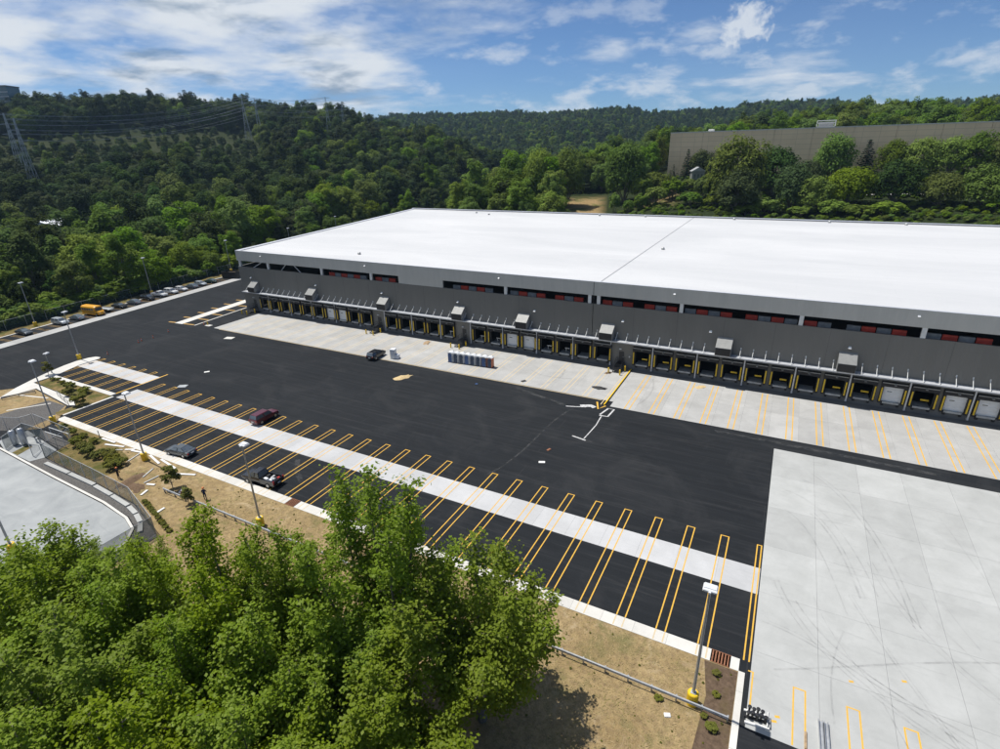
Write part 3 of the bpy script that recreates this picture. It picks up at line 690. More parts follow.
def marks():
    """rubber curves, dust trails and chalk left on the paving"""
    def arc(pts, n=18):
        P = [Vector(q) for q in pts]; out = []
        for i in range(n + 1):                     # Bezier through control polygon
            t = i / n; Q = list(P)
            while len(Q) > 1: Q = [Q[k].lerp(Q[k + 1], t) for k in range(len(Q) - 1)]
            out.append(Q[0])
        return out
    root = struct(link('tyre_marks', None))
    sets = [[(0.6, 8.8), (3.5, 8.4), (5.4, 4.2), (6.4, -0.5), (7.8, -7)], [(4.8, 8.6), (6.8, 6.0), (8.0, 2.0), (9.0, -4)],
            [(2.0, 12.5), (5.5, 12.0), (8.6, 6.5), (10.5, -3)], [(1.5, -5), (3.0, -10), (6.0, -14.5), (12, -18), (22, -20)],
            [(3.5, -7), (6.0, -12), (10.0, -15), (16, -16.5), (26, -17.5)], [(10, 2), (12, -6), (16, -12), (24, -16)],
            [(14, -2), (16, -8), (20, -12), (28, -14)], [(0.8, -11), (5, -11.2), (11, -14.6), (22, -21.0)], [(2, -16), (8, -13), (15, -8), (24, -5)],
            [(5, 18), (9, 14), (12, 6), (13, -6)], [(18, 14), (20, 6), (21, -4), (26, -12)], [(8, -4), (11, -12), (15, -19), (17, -22)]]
    for i, c in enumerate(sets):
        for off in (0, RNG.uniform(0.25, 0.5)) if i % 2 else (0,):
            pts = arc([(x + off, y + off * 0.6) for x, y in c])
            MB().ribbon(pts, RNG.uniform(0.08, 0.2), 0.014 + i * 0.0006 + (0.0003 if off else 0)).build('tyre_mark', M['tyre_mark'], root)
    for i in range(7):
        x = RNG.uniform(3, 26); y = RNG.uniform(-18, 19); a = RNG.uniform(-1.9, -1.2); L = RNG.uniform(5, 16)
        MB().ribbon(arc([(x, y), (x + math.cos(a) * L * .5 + RNG.uniform(-1, 1), y + math.sin(a) * L * .5), (x + math.cos(a + .2) * L, y + math.sin(a + .2) * L)], 8), RNG.uniform(0.05, 0.16), 0.024 + i * 0.0005).build('tyre_mark', M['tyre_mark'], root)
    for i, c in enumerate(([(-40, 29.5), (-36, 33), (-38, 39)], [(-44, 36), (-41, 33), (-35, 35)], [(-60, 38), (-52, 40), (-46, 38)], [(-21, 29), (-19, 34), (-21, 41)])):
        MB().ribbon(arc(c, 8), 0.3, 0.014 + i * 0.0006).build('tyre_mark', M['tyre_mark'], root)
    root = struct(link('dust_trails', None))
    for i, c in enumerate(([(-30.2, 23.6), (-33, 17), (-31, 10), (-32.5, 2), (-34, -1)], [(-25.0, 22.4), (-24.6, 18), (-25.3, 14.0)], [(-26.5, 14.4), (-23.8, 13.7)], [(-43, 27), (-38, 25.4), (-32, 23.8)],
                               [(-8, 25), (4, 25), (20, 24.6)], [(-60.5, -9), (-58.5, -11.5), (-55.5, -13)])):
        MB().ribbon(arc(c, 12), 0.28 if i < 3 else 0.7, 0.006 + i * 0.0003).build('dust_trail', M['dust_trail'], root)
    root = struct(link('chalk_marks', None))
    for i, c in enumerate(([(-31.8, 23.5), (-30.2, 24.0), (-28.6, 24.6)], [(-29.6, 24.6), (-28.0, 25.4), (-27.2, 25.0)], [(-25.6, 22.9), (-25.0, 25.6), (-24.0, 25.6), (-24.2, 22.7), (-25.6, 22.6)], [(-25.2, 22.4), (-25.0, 19.0), (-25.3, 14.2)], [(-27.2, 14.3), (-24.9, 13.8)])):
        MB().ribbon([Vector(q) for q in c], (0.25, 0.9, 0.3, 0.16, 0.25)[i], 0.0095 + i * 0.0004).build('chalk_line', M['chalk'], root)
marks()

# ------------------------------------------------------------------ warehouse
WY = 44.5
def lw(y, x0=-137.4): return x0 - 18.2 * (y - WY) / 107.5           # skewed left end wall
DOORS = [-129.0 + 4.05 * k for k in range(10)] + [-84.8 + 4.06 * k for k in range(5)] + [-60.4 + 4.05 * k for k in range(8)] + [-24.2 + 4.04 * k for k in range(16)]
MAN = [-133.3, -88.75, -64.45, -28.25]
WHITE = {6, 7, 17, 18, 33, 35, 36}
BARS = {23, 24, 25, 27, 28, 29, 31, 32, 34}
def warehouse():
    w = thing('warehouse', 'huge white-roofed grey warehouse with a long row of loading docks', 'warehouse', (0, WY, 0))
    Z1, Z2, Z3, Z4 = 4.0, 12.35, 14.05, 16.7
    XR = 112.0
    L = lambda y: lw(y + WY)
    MB().prism([(L(0) + .02, 0), (XR, 0), (XR, 0.5), (L(.5) + .02, 0.5)], -0.3, 1.2).build('foundation', M['concrete_dark'], w)
    # piers between the door openings
    edges = [L(0)] + [e for d in DOORS for e in (d - 1.36, d + 1.36)] + [XR]
    for a, b in zip(edges[::2], edges[1::2]):
        MB().box(a, b, 0.01, 0.36, 1.2, Z1).build('wall_pier', M['siding_dark'], w)
    for a, b in ((L(0), -34.56), (-34.44, XR)):
        MB().box(a, b, 0, 0.36, Z1 + 0.001, Z2).build('upper_wall', M['siding_dark'], w)
        MB().box(a, b, -0.04, 0.4, Z3, Z4).build('fascia', M['siding_light'], w)
    MB().box(-34.56, -34.44, 0.1, 0.3, Z1, Z4).build('expansion_joint', M['black_steel'], w)
    MB().box(-81.8, -69.5, 0.02, 0.34, Z2, Z3).build('wall_panel', M['siding_light'], w)
    for x in (-136.6, -125.5, -106.1, -90.1, -53.8, -35.3, -33.5, -17.9, 1.4, 18.0, 34.6, 51, 68, 85, 102):
        MB().box(x - 0.32, x + 0.32, 0.06, 0.5, Z2, Z3).build('column', M['white_steel'], w)
    for x0, x1 in ((-134.5, -127.5), (-122.6, -118.9), (-113.2, -117.0)):
        MB().tube((x0, 0.9, Z2 - 1.2), (x1, 0.9, Z3 + 0.3), 0.13, n=6).build('brace', M['white_steel'], w)
    # left end wall, back and right walls
    def lwall(y0, y1, z0, z1, t, name, mat):
        MB().prism([(L(y0), y0), (L(y0) + t, y0), (L(y1) + t, y1), (L(y1), y1)], z0, z1).build(name, mat, w)
    lwall(0.42, 107.5, -0.3, Z2, 0.35, 'end_wall', M['siding_dark'])
    lwall(0.42, 107.5, Z3, Z4, 0.35, 'end_fascia', M['siding_light'])
    lwall(38, 107.5, Z2, Z3, 0.33, 'end_panel', M['siding_light'])
    for y in (9, 18.5, 28, 37): MB().box(L(y) + .04, L(y) + 0.5, y - 0.3, y + 0.3, Z2, Z3).build('column', M['white_steel'], w)
    MB().prism([(L(107.5), 107.5), (XR, 107.5), (XR, 107.9), (L(107.9), 107.9)], -0.3, Z4).build('back_wall', M['siding_light'], w)
    MB().box(XR, XR + .4, 0, 107.9, -0.3, Z4).build('side_wall', M['siding_light'], w)
    # roof with a low rim
    rf = MB().sheet([(L(0) + .36, 0.41), (XR, 0.41), (XR, 107.49), (L(107.5) + .36, 107.49)], Z4 - 0.14).build('roof', M['roof_white'], w)
    MB().box(-33.58, -33.42, 0.41, 107.4, Z4 - 0.13, Z4 - 0.09).build('roof_joint', M['pole_grey'], rf)
    rim = MB().prism([(L(0), -0.06), (XR, -0.06), (XR, 0.42), (L(0), 0.42)], Z4 + .001, Z4 + 0.05)
    rim.prism([(L(.43), 0.43), (L(.43) + 1.5, 0.43), (L(107.4) + 1.5, 107.4), (L(107.4), 107.4)], Z4 - .10, Z4 + 0.05)
    rim.prism([(L(107.41), 106.9), (XR, 106.9), (XR, 107.95), (L(107.95), 107.95)], Z4 + .06, Z4 + 0.3)
    rim.build('roof_rim', M['canopy_metal'], rf)
    for x, y in ((-110, 96), (-67, 104), (-50, 104.5), (-20, 104.6), (8, 104.6), (28, 104.8), (-118, 100), (-100, 8), (-30, 40)):
        MB().lathe([(0.42, 0), (0.42, 0.4), (0.25, 0.55), (0.05, 0.6)], (x, y, Z4 - 0.14), 8).build('roof_vent', M['pole_grey'], rf)
    MB().prism([(L(.4) + .4, 0.4), (XR, 0.4), (XR, 107.4), (L(107.4) + .4, 107.4)], 1.0, 1.199).build('inner_floor', M['dark_interior'], w)
    MB().box(-112, XR, 9, 9.3, 1.2, Z4 - 0.4).build('inner_wall', M['dark_interior'], w)
    # red and grey panels hung behind the strip openings
    red = cached('rack_red', lambda: MB().bev(0, 1.9, 1.1, 1.5, 11.6, 12.98, 0.04), M['rack_red'])
    gry = cached('rack_grey', lambda: MB().bev(0, 1.9, 1.1, 1.5, 11.6, 12.98, 0.04), M['rack_grey'])
    def rack(x0, x1, start=0, skip=()):
        i = 0; x = x0
        while x + 1.9 < x1:
            if i not in skip: link('hanging_panel', red if (i + start) % 2 == 0 else gry, w, (x, 0, 0))
            x += 2.05; i += 1
    rack(-108.2, -106.5); rack(-104.6, -90.6); rack(-89.6, -82.2); rack(-67.5, -54.2, 1, {5}); rack(-53.2, -35.7, 1, {4}); rack(-33, -18.3, 0, {3}); rack(-17.4, 1.0, 1, {4}); rack(1.9, 17.6, 0, {2}); rack(18.5, 34.2, 1, {4}); rack(35, 50.5); rack(51.5, 67.5, 1)
    for k in range(-16, 17):
        x = -34.5 + 8.08 * k
        if k and L(0) < x < XR: link('panel_joint', cached('panel_joint', lambda: MB().box(-0.012, 0.012, -0.012, -0.003, 5.8, 12.3), M['man_door']), w, (x, 0, 0))
    # canopy with tie rods
    CX = [-136.0, -118, -100, -82, -64, -46, -28.2, -10, 8, 26, 44, 62, 80, 98, XR]
    for a, b in zip(CX, CX[1:]):
        MB().box(a, b - 0.02, -1.52, 0.0, 5.62, 5.70).box(a, b - 0.02, -1.58, -1.521, 5.56, 5.76).build('canopy', M['canopy_metal'], w)
    rod = cached('tie_rod', lambda: MB().tube((0, -1.48, 5.7), (0, -0.01, 7.0), 0.055, n=6).box(-0.09, 0.09, -0.05, -0.002, 6.9, 7.2), M['white_steel'])
    for k in range(92):
        x = -134.9 + 2.03 * k
        if x < 50: link('tie_rod', rod, w, (x, 0, 0))
    hood = cached('vent_hood', lambda: MB().add([(-1.3, 0, 5.9), (1.3, 0, 5.9), (1.3, -1.9, 5.9), (-1.3, -1.9, 5.9), (-1.3, 0, 8.75), (1.3, 0, 8.75), (1.3, -1.9, 7.3), (-1.3, -1.9, 7.3)],
                                                [(0, 3, 2, 1), (4, 7, 6, 5), (0, 4, 5, 1), (1, 5, 6, 2), (2, 6, 7, 3), (3, 7, 4, 0)]), M['grey_box'])
    lou = cached('louver', lambda: MB().box(-1.25, 1.25, -1.95, -1.901, 5.95, 7.22), M['black_steel'])
    for x in (-131.6, -109.9, -86.4, -65.2, -49.4, -31.2, -9.8, 9.0, 31.5, 52):
        h = link('vent_hood', hood, w, (x, 0, 0)); link('louver', lou, h)
    lamp = cached('wall_lamp', lambda: MB().box(-0.24, 0.24, -0.12, 0, 0.12, 0.42).add([(-0.3, -0.5, 0), (0.3, -0.5, 0), (0.3, 0, 0), (-0.3, 0, 0), (-0.3, -0.34, 0.14), (0.3, -0.34, 0.14), (0.3, 0, 0.3), (-0.3, 0, 0.3)], [(0, 3, 2, 1), (4, 5, 6, 7), (0, 1, 5, 4), (1, 2, 6, 5), (2, 3, 7, 6), (3, 0, 4, 7)]), M['lamp_white'])
    for x in (-132.9, -108.6, -87.1, -65.7, -47, -28.4, -12.4, 9.0, 30, 50): link('wall_lamp', lamp, w, (x, 0, 9.45), scale=0.75)
    for x in (-127.4, -91.4, -55.2, -19.3, 16.8, 52.8): link('wall_lamp', lamp, w, (x, -0.04, 15.7), scale=0.6)
    for k in range(-13, 13):
        x = -22.2 + 8.08 * k
        if k == -1: x = -30.4
        link('downspout', cached('downspout', lambda: MB().box(-0.10, 0.10, -0.42, -0.22, 0.25, 5.6).box(-0.13, 0.13, -0.45, -0.005, 0.25, 0.55), M['canopy_metal']), w, (x, 0, 0))
    # dock bays
    seal = cached('dock_bay', lambda: MB().box(-1.74, -1.36, -0.46, 0.0, 1.0, 3.95).box(1.36, 1.74, -0.46, 0.0, 1.0, 3.95).add(
        [(-1.78, 0, 3.951), (1.78, 0, 3.951), (1.78, -0.56, 3.951), (-1.78, -0.56, 3.951), (-1.78, 0, 4.75), (1.78, 0, 4.75), (1.78, -0.5, 4.5), (-1.78, -0.5, 4.5)],
        [(0, 3, 2, 1), (4, 7, 6, 5), (0, 4, 5, 1), (1, 5, 6, 2), (2, 6, 7, 3), (3, 7, 4, 0)]).box(-1.2, -0.85, -0.3, 0, 0.55, 1.15).box(0.85, 1.2, -0.3, 0, 0.55, 1.15), M['rubber'])
    guide = cached('yellow_guide', lambda: MB().box(-0.10, 0.10, -0.52, -0.462, 1.3, 3.7), M['dock_yellow'])
    lev = cached('leveler', lambda: MB().box(-1.12, 1.12, -0.34, 1.9, 1.2, 1.25).box(-1.12, 1.12, -0.36, -0.341, 0.95, 1.25), M['leveler_grey'])
    hdr = cached('header_bar', lambda: MB().box(-1.7, 1.7, -0.62, -0.5, 4.52, 4.66).box(-0.15, 0.15, -1.0, -0.5, 4.4, 4.5), M['grey_box'])
    dr = cached('door_panel', lambda: MB().box(-1.35, 1.35, 0.06, 0.10, 1.2, 2.05).box(-1.35, 1.35, 0.06, 0.10, 2.06, 2.7).box(-1.35, 1.35, 0.06, 0.10, 2.71, 3.35).box(-1.35, 1.35, 0.06, 0.10, 3.36, 3.98), M['door_white'])
    win = cached('door_window', lambda: MB().box(-0.75, -0.1, 0.04, 0.059, 2.86, 3.02), M['glass_dark'])
    bar = cached('safety_bar', lambda: MB().box(-0.15, 0.95, 0.55, 0.62, 2.0, 2.28), M['dock_yellow'])
    barw = cached('safety_bar_w', lambda: MB().box(-0.2, 0.8, 0.55, 0.62, 2.0, 2.22).box(0.0, 0.15, 0.55, 0.62, 1.25, 2.0), M['leveler_grey'])
    for i, x in enumerate(DOORS):
        b = link('dock_bay', seal, w, (x, 0, 0))
        link('yellow_guide', guide, b, (-1.57, 0, 0)); link('yellow_guide', guide, b, (1.57, 0, 0))
        link('leveler', lev, b); link('header_bar', hdr, b)
        if i in WHITE: d = link('door_panel', dr, b); link('door_window', win, b)
        elif i in BARS: link('safety_bar', bar, b)
        elif i in (14, 15, 16, 19, 20): link('safety_bar', barw, b)
    for x in MAN:
        d = MB().box(x - 0.5, x + 0.5, -0.05, -0.002, 1.2, 3.35).build('man_door', M['man_door'], w)
        MB().box(x + 0.3, x + 0.42, -0.1, -0.051, 2.2, 2.3).build('handle', M['galvanised'], d)
        MB().box(x - 0.45, x - 0.05, -0.3, -0.002, 3.8, 3.95).build('door_lamp', M['lamp_white'], w)
    MB().lathe([(0.0, 0), (0.16, 0.0), (0.16, 0.22), (0.0, 0.3)], (-26.6, -0.17, 2.4), 8).build('wall_bell', M['lamp_white'], w)
    return w
warehouse()

def dock_side():
    where = ['at the far left building corner', 'opposite the black SUV', 'behind the row of portable toilets', 'beside the long yellow kerb']
    for i, x in enumerate(MAN):
        t = thing('dock_stair', 'black steel dock stair with railings ' + where[i], 'stair', (x, WY, 0), 0, 'dock stairs')
        MB().box(-0.75, 0.75, -1.5, -0.02, 1.08, 1.16).build('landing', M['black_steel'], t)
        for k in range(6):
            link('step', cached('step', lambda: MB().box(-0.7, 0.7, -0.15, 0.15, -0.03, 0.03), M['black_steel']), t, (0, -1.65 - 0.3 * k, 0.98 - 0.17 * k))
        for s in (-0.74, 0.74):
            MB().tube((s, -1.5, 1.08), (s, -3.4, 0.0), 0.06, n=5).build('stringer', M['black_steel'], t)
            r = MB().tube((s, -0.1, 2.2), (s, -1.5, 2.2), 0.035, n=5).tube((s, -1.5, 2.2), (s, -3.3, 1.15), 0.035, n=5).tube((s, -0.1, 1.7), (s, -1.5, 1.7), 0.03, n=5).tube((s, -1.5, 1.7), (s, -3.3, 0.65), 0.03, n=5)
            for y, z0, z1 in ((-0.12, 1.16, 2.2), (-1.5, 0, 2.2), (-3.3, 0, 1.15)): r.tube((s, y, z0), (s, y, z1), 0.035, n=5)
            r.build('railing', M['black_steel'], t)
            for y in (-0.2, -1.4): MB().tube((s, y, 0), (s, y, 1.08), 0.05, n=5).build('leg', M['black_steel'], t)
        side = ['left', 'middle', 'right']
        for k, (dx, dy) in enumerate(((-1.35, -3.9), (0.95, -4.1), (1.3, -1.75))):
            b = tag(MB().lathe([(0.15, 0), (0.15, 1.0), (0.13, 1.08), (0.06, 1.14)], n=10).build('bollard', M['safety_yellow'], loc=(x + dx, WY + dy, 0)), side[k] + ' yellow bollard guarding the dock stair ' + where[i], 'bollard', 'yellow stair bollards')
    b = thing('yellow_kerb', 'long yellow kerb running out from the dock wall to the apron edge', 'kerb', (-26.0, 0, 0))
    MB().box(-0.10, 0.10, 26.4, 43.9, 0, 0.22).build('kerb_body', M['safety_yellow'], b)
    MB().box(0.101, 0.2, 26.4, 43.9, 0, 0.16).build('side_plate', M['black_steel'], b)
    mk = struct(MB().ribbon([Vector((-27.5, 27.3)), Vector((-26.5, 24.7)), Vector((-25.7, 26.4))], 0.3, 0.017).build('kerb_end_marking', M['paint_yellow']))
    tag(MB().lathe([(0.13, 0), (0.13, 0.95), (0.11, 1.02), (0.05, 1.08)], n=10).build('bollard', M['safety_yellow'], loc=(-134.0, 29.5, 0.02)), 'lone yellow bollard at the end of the thin corner kerb', 'bollard')
    tag(MB().box(-0.9, 0.9, -0.55, 0.55, 0.004, 0.09).build('concrete_footing', M['concrete_white'], loc=(-133.4, 29.3, 0.0)), 'small concrete footing beside the lone yellow bollard', 'footing')
dock_side()

# ------------------------------------------------------------------ street furniture
def light_pole(x, y, h, rz, label, group='yard light poles', z=0.0, base=True):
    t = thing('light_pole', label, 'light pole', (x, y, z), rz, group)
    if base: link('concrete_base', cached('pole_base', lambda: MB().lathe([(0.43, -0.2), (0.43, 1.16), (0.38, 1.23), (0.12, 1.24)], n=16), M['safety_yellow']), t)
    b0 = 1.2 if base else 0.0
    link('pole', cached(('pole', h), lambda: MB().tube((0, 0, b0), (0, 0, h), 0.12, 0.085, 8), M['pole_grey']), t)
    hd = link('lamp_head', cached('lamp_head', lambda: MB().bev(-0.5, 0.5, -0.14, 0.62, 0.0, 0.17, 0.05).box(-0.42, 0.42, 0.05, 0.55, 0.171, 0.23).box(-0.08, 0.08, -0.3, -0.14, -0.02, 0.14), M['lamp_white']), t, (0, 0, h))
    link('lens', cached('lamp_lens', lambda: MB().box(-0.4, 0.4, 0.0, 0.5, -0.02, -0.001), M['lens_clear']), hd)
    link('base_plate', cached('pole_plate', lambda: MB().box(-0.2, 0.2, -0.2, 0.2, 1.24, 1.28), M['galvanised']), t) if base else None
    return t
light_pole(-3.6, -22.1, 11.5, 0.0, 'tall light pole with yellow base beside the guardrail, nearest the concrete slab')
light_pole(-53.0, -21.8, 10.9, 0.0, 'light pole with yellow base by the guardrail below the loaded pickup')
light_pole(-81.0, -18.8, 10.6, 0.0, 'light pole with yellow base among the white planks')
light_pole(-107.5, -18.3, 11.0, 0.0, 'light pole with yellow base at the lower left corner of the trailer row')
light_pole(-137.6, 0.7, 10.8, -1.2, 'light pole with yellow base on the tip of the corner pavement')
light_pole(*sv(14.9, 11.6), 11.7, -1.4, 'leftmost light pole on the car row verge, beside the silver estate car')
light_pole(*sv(50.2, 12.6), 11.6, -1.4, 'light pole on the car row verge behind the white pickup')
light_pole(*sv(84.7, 13.8), 11.7, -1.4, 'light pole on the car row verge above the dark container')
light_pole(*sv(119, 14.0), 11.6, -1.4, 'light pole whose head shows over the left roof edge, the nearer one')
light_pole(*sv(153, 14.5), 11.6, -1.4, 'light pole whose head shows over the left roof edge, the farther one', z=1.0)
light_pole(-133.9, -6.4, 4.2, -1.0, 'short slim lamp post by the young tree on the corner pavement', z=0.12, base=False)
_g = ground_px(14, 553, 0.0)
light_pole(_g.x, _g.y, 10.8, 0.6, 'light pole with yellow base on the island inside the loop road', z=0.12)

def fence_line(pts, h, label, mat, name='chain_link_fence', step=3.0, postmat='galvanised', z0=0.0, rail=True):
    t = thing(name, label, 'fence', (pts[0][0], pts[0][1], z0))
    o = Vector(pts[0])
    for a, b in zip(pts, pts[1:]):
        a, b = Vector(a) - o, Vector(b) - o
        n = max(1, round((b - a).length / step))
        for i in range(n):
            p, q = a.lerp(b, i / n), a.lerp(b, (i + 1) / n)
            MB().tube((p.x, p.y, -0.2), (p.x, p.y, h + 0.05), 0.045, n=6).build('post', M[postmat], t)
            MB().add([(p.x, p.y, 0.03), (q.x, q.y, 0.03), (q.x, q.y, h), (p.x, p.y, h)], [(0, 1, 2, 3)]).build('mesh_panel', M[mat], t)
            if rail: MB().tube((p.x, p.y, h), (q.x, q.y, h), 0.03, n=5).build('top_rail', M[postmat], t)
    q = Vector(pts[-1]) - o; MB().tube((q.x, q.y, -0.2), (q.x, q.y, h + 0.05), 0.045, n=6).build('post', M[postmat], t)
    return t
fence_line([sv(-50, 15.2), sv(110, 15.2)], 2.6, 'long dark green screened fence between the car row and the forest', 'screen_green', step=5.0, z0=0.05)
fence_line([(-95.6, -24.98), (-81, -25.5), (-71.6, -26.0), (-62.9, -28.4), (-62.9, -40)], 2.5, 'grey screened fence curving along the shoulder of the loop road', 'screen_grey', step=3.2, z0=0.04)
fence_line([(-97.3, -20.7), (-95.7, -24.9)], 2.2, 'short wire fence closing the right end of the equipment yard', 'chainlink', step=2.2, z0=0.04)
fence_line([(-108.6, -20.2), (-97.4, -20.4)], 2.3, 'wire fence along the upper side of the equipment yard', 'chainlink', step=2.8, z0=0.04)
fence_line([(-120, -26.2), (-109.2, -22.0), (-108.8, -20.4)], 2.3, 'wire fence on the left side of the equipment yard', 'chainlink', step=3, z0=0.04)
fence_line([(-104.0, -26.4), (-106.8, -22.6), (-101.4, -22.2)], 2.1, 'wire cage around the two upright tanks', 'screen_grey', step=2.6, z0=0.08)
fence_line([(-119.2, -12.2), (-112.4, -13.6)], 1.1, 'low pipe railing along the branch of the corner pavement', 'chainlink', name='pipe_railing', step=2.3, z0=0.12)

def guardrail(x0, x1, y, label):
    t = thing('guardrail', label, 'guardrail', (x0, y, 0.02), 0, 'guardrails along the verge')
    n = max(1, round((x1 - x0) / 1.95)); L = (x1 - x0) / n
    prof = [(0.0, 0.43), (0.07, 0.48), (0.07, 0.54), (0.0, 0.59), (0.07, 0.64), (0.07, 0.70), (0.0, 0.75)]
    for i in range(n):
        vs = [(i * L + dx, -yy - 0.09, z) for dx in (0, L * 0.995) for yy, z in prof] + [(i * L + dx, -yy - 0.075, z) for dx in (0, L * 0.995) for yy, z in prof]
        k = len(prof)
        fs = [(j, j + k, j + k + 1, j + 1) for j in range(k - 1)] + [(j + 2 * k, j + 1 + 2 * k, j + 1 + 3 * k, j + 3 * k) for j in range(k - 1)] + [(k - 1, 2 * k - 1, 4 * k - 1, 3 * k - 1)]
        MB().add(vs, fs).build('beam', M['galvanised'], t)
    for i in range(n + 1):
        link('post', cached('grail_post', lambda: MB().box(-0.05, 0.05, -0.07, 0.07, -0.3, 0.70), M['pole_grey']), t, (min(i * L, x1 - x0 - .06), 0, 0))
guardrail(-70.4, -66.0, -22.6, 'short stray length of guardrail by the crouching workers')
guardrail(-64.4, -0.9, -22.5, 'long galvanised guardrail running from the cottonwoods to the concrete slab')
guardrail(-127.6, -120.6, -13.0, 'guardrail beside the dry parcel at the left edge') if False else None

def tanks():
    for i, (x, y, h, r, lab) in enumerate(((-104.2, -25.0, 2.6, 0.42, 'left upright grey tank in the equipment yard'), (-103.0, -24.3, 2.9, 0.42, 'right, taller upright grey tank in the equipment yard'))):
        t = thing('upright_tank', lab, 'tank', (x, y, 0.075), 0, 'upright tanks')
        MB().lathe([(r * .9, 0.15), (r, 0.25), (r, h - 0.25), (r * 0.7, h - 0.06), (r * 0.2, h)], n=14).build('shell', M['galvanised'], t, True)
        for a in (0.5, 2.6, 4.7): MB().box(r * .8 * math.cos(a) - .06, r * .8 * math.cos(a) + .06, r * .8 * math.sin(a) - .06, r * .8 * math.sin(a) + .06, 0, 0.3).build('leg', M['pole_grey'], t)
        MB().tube((0, 0, h - .02), (0, 0, h + 0.3), 0.06).build('valve', M['black_steel'], t)
    t = thing('pipe_manifold', 'grey pipe manifold with handwheels standing behind the upright tanks', 'pipework', (-101.6, -23.1, 0.075))
    MB().tube((-0.9, 0, 0.8), (0.9, 0, 0.8), 0.12).tube((-0.6, 0, 0), (-0.6, 0, 0.8), 0.12).tube((0.6, 0, 0), (0.6, 0, 0.8), 0.12).build('pipe', M['galvanised'], t)
    for s in (-0.6, 0.6): MB().lathe([(0.2, 0.95), (0.22, 1.0), (0.2, 1.05)], (s, 0, 0), 10).tube((s, 0, .8), (s, 0, 1.0), 0.04).build('handwheel', M['black_steel'], t)
    t = thing('gate_frame', 'open wire gate leaf standing at the corner of the concrete pad', 'gate', (-97.6, -25.6, 0.075), 2.2)
    MB().tube((0, 0, 0), (0, 0, 2.1), 0.05).tube((1.7, 0, 0.1), (1.7, 0, 0.9), 0.04).tube((0, 0, 2.1), (1.7, 0, 0.9), 0.04).build('leaf_frame', M['galvanised'], t)
    MB().add([(0, 0, .1), (1.7, 0, .1), (1.7, 0, .9), (0, 0, 2.1)], [(0, 1, 2, 3)]).build('mesh_panel', M['chainlink'], t)
tanks()
for i, y in enumerate((-21.2, -22.2)):
    tag(MB().tube((-101.6 + i, y, 1.9), (-96.3 + i * .3, y + .2, 1.9), 0.05, n=6).tube((-101.6 + i, y, 0.05), (-101.6 + i, y, 1.9), 0.05, n=6).tube((-96.3 + i * .3, y + .2, 0.05), (-96.3 + i * .3, y + .2, 1.9), 0.05, n=6).build('pipe_rail', M['white_steel']), ('upper' if i == 0 else 'lower') + ' white pipe rail spanning the gravel bay of the equipment yard', 'rail', 'white pipe rails')
t = thing('steel_handrail', 'dark double handrail along the edge of the dry parcel', 'railing', (-127.3, -17.6, 0.03))
MB().tube((0, 0, 0.55), (2.2, 4.4, 0.55), 0.09, n=6).build('upper_rail', M['black_steel'], t)
MB().tube((0, 0, 0.3), (2.2, 4.4, 0.3), 0.07, n=6).build('lower_rail', M['galvanised'], t)
for k in range(3): MB().tube((1.1 * k, 2.2 * k, 0), (1.1 * k, 2.2 * k, 0.6), 0.05, n=6).build('post', M['black_steel'], t)

# ------------------------------------------------------------------ vegetation
def leaves(C, N, size, aspect=1.5, rng=NR):
    """one rhombic leaf per centre, lying across its normal"""
    n = len(C)
    T = rng.normal(size=(n, 3)); T -= N * np.sum(T * N, 1, keepdims=True); T /= np.linalg.norm(T, axis=1, keepdims=True) + 1e-9
    B = np.cross(N, T)
    s = (size * rng.uniform(0.65, 1.35, n))[:, None]
    v = np.stack([C - T * s * aspect * .5, C - B * s * .5 + N * s * .08, C + T * s * aspect * .5, C + B * s * .5 + N * s * .08], 1).reshape(-1, 3)
    F = np.arange(n * 4).reshape(-1, 4)
    return v, F
def unit(a): return a / (np.linalg.norm(a, axis=-1, keepdims=True) + 1e-9)
def clump_leaves(cent, rad, per, size, rng, up=0.45, squash=0.85, shell=0.55):
    C, N = [], []
    for c, r in zip(cent, rad):
        m = max(6, int(per * rng.uniform(0.75, 1.25)))
        d = unit(rng.normal(size=(m, 3))); d[:, 2] = np.where(d[:, 2] < -0.35, -d[:, 2], d[:, 2])
        rr = r * (shell + (1 - shell) * rng.random(m) ** 0.5)[:, None]
        C.append(c + d * rr * np.array([1, 1, squash]))
        N.append(unit(d * 0.8 + np.array([0, 0, up]) + rng.normal(size=(m, 3)) * 0.45))
    return leaves(np.concatenate(C), np.concatenate(N), size, rng=rng)
def limb(mb, a, b, r0, r1, rng, seg=3, wob=0.06, n=6):
    a, b = np.array(a, float), np.array(b, float); L = np.linalg.norm(b - a); p = a
    for i in range(seg):
        q = a + (b - a) * (i + 1) / seg + (rng.normal(size=3) * L * wob if i < seg - 1 else 0)
        mb.tube(tuple(p), tuple(q), r0 + (r1 - r0) * i / seg, r0 + (r1 - r0) * (i + 1) / seg, n, caps=(i == seg - 1)); p = q
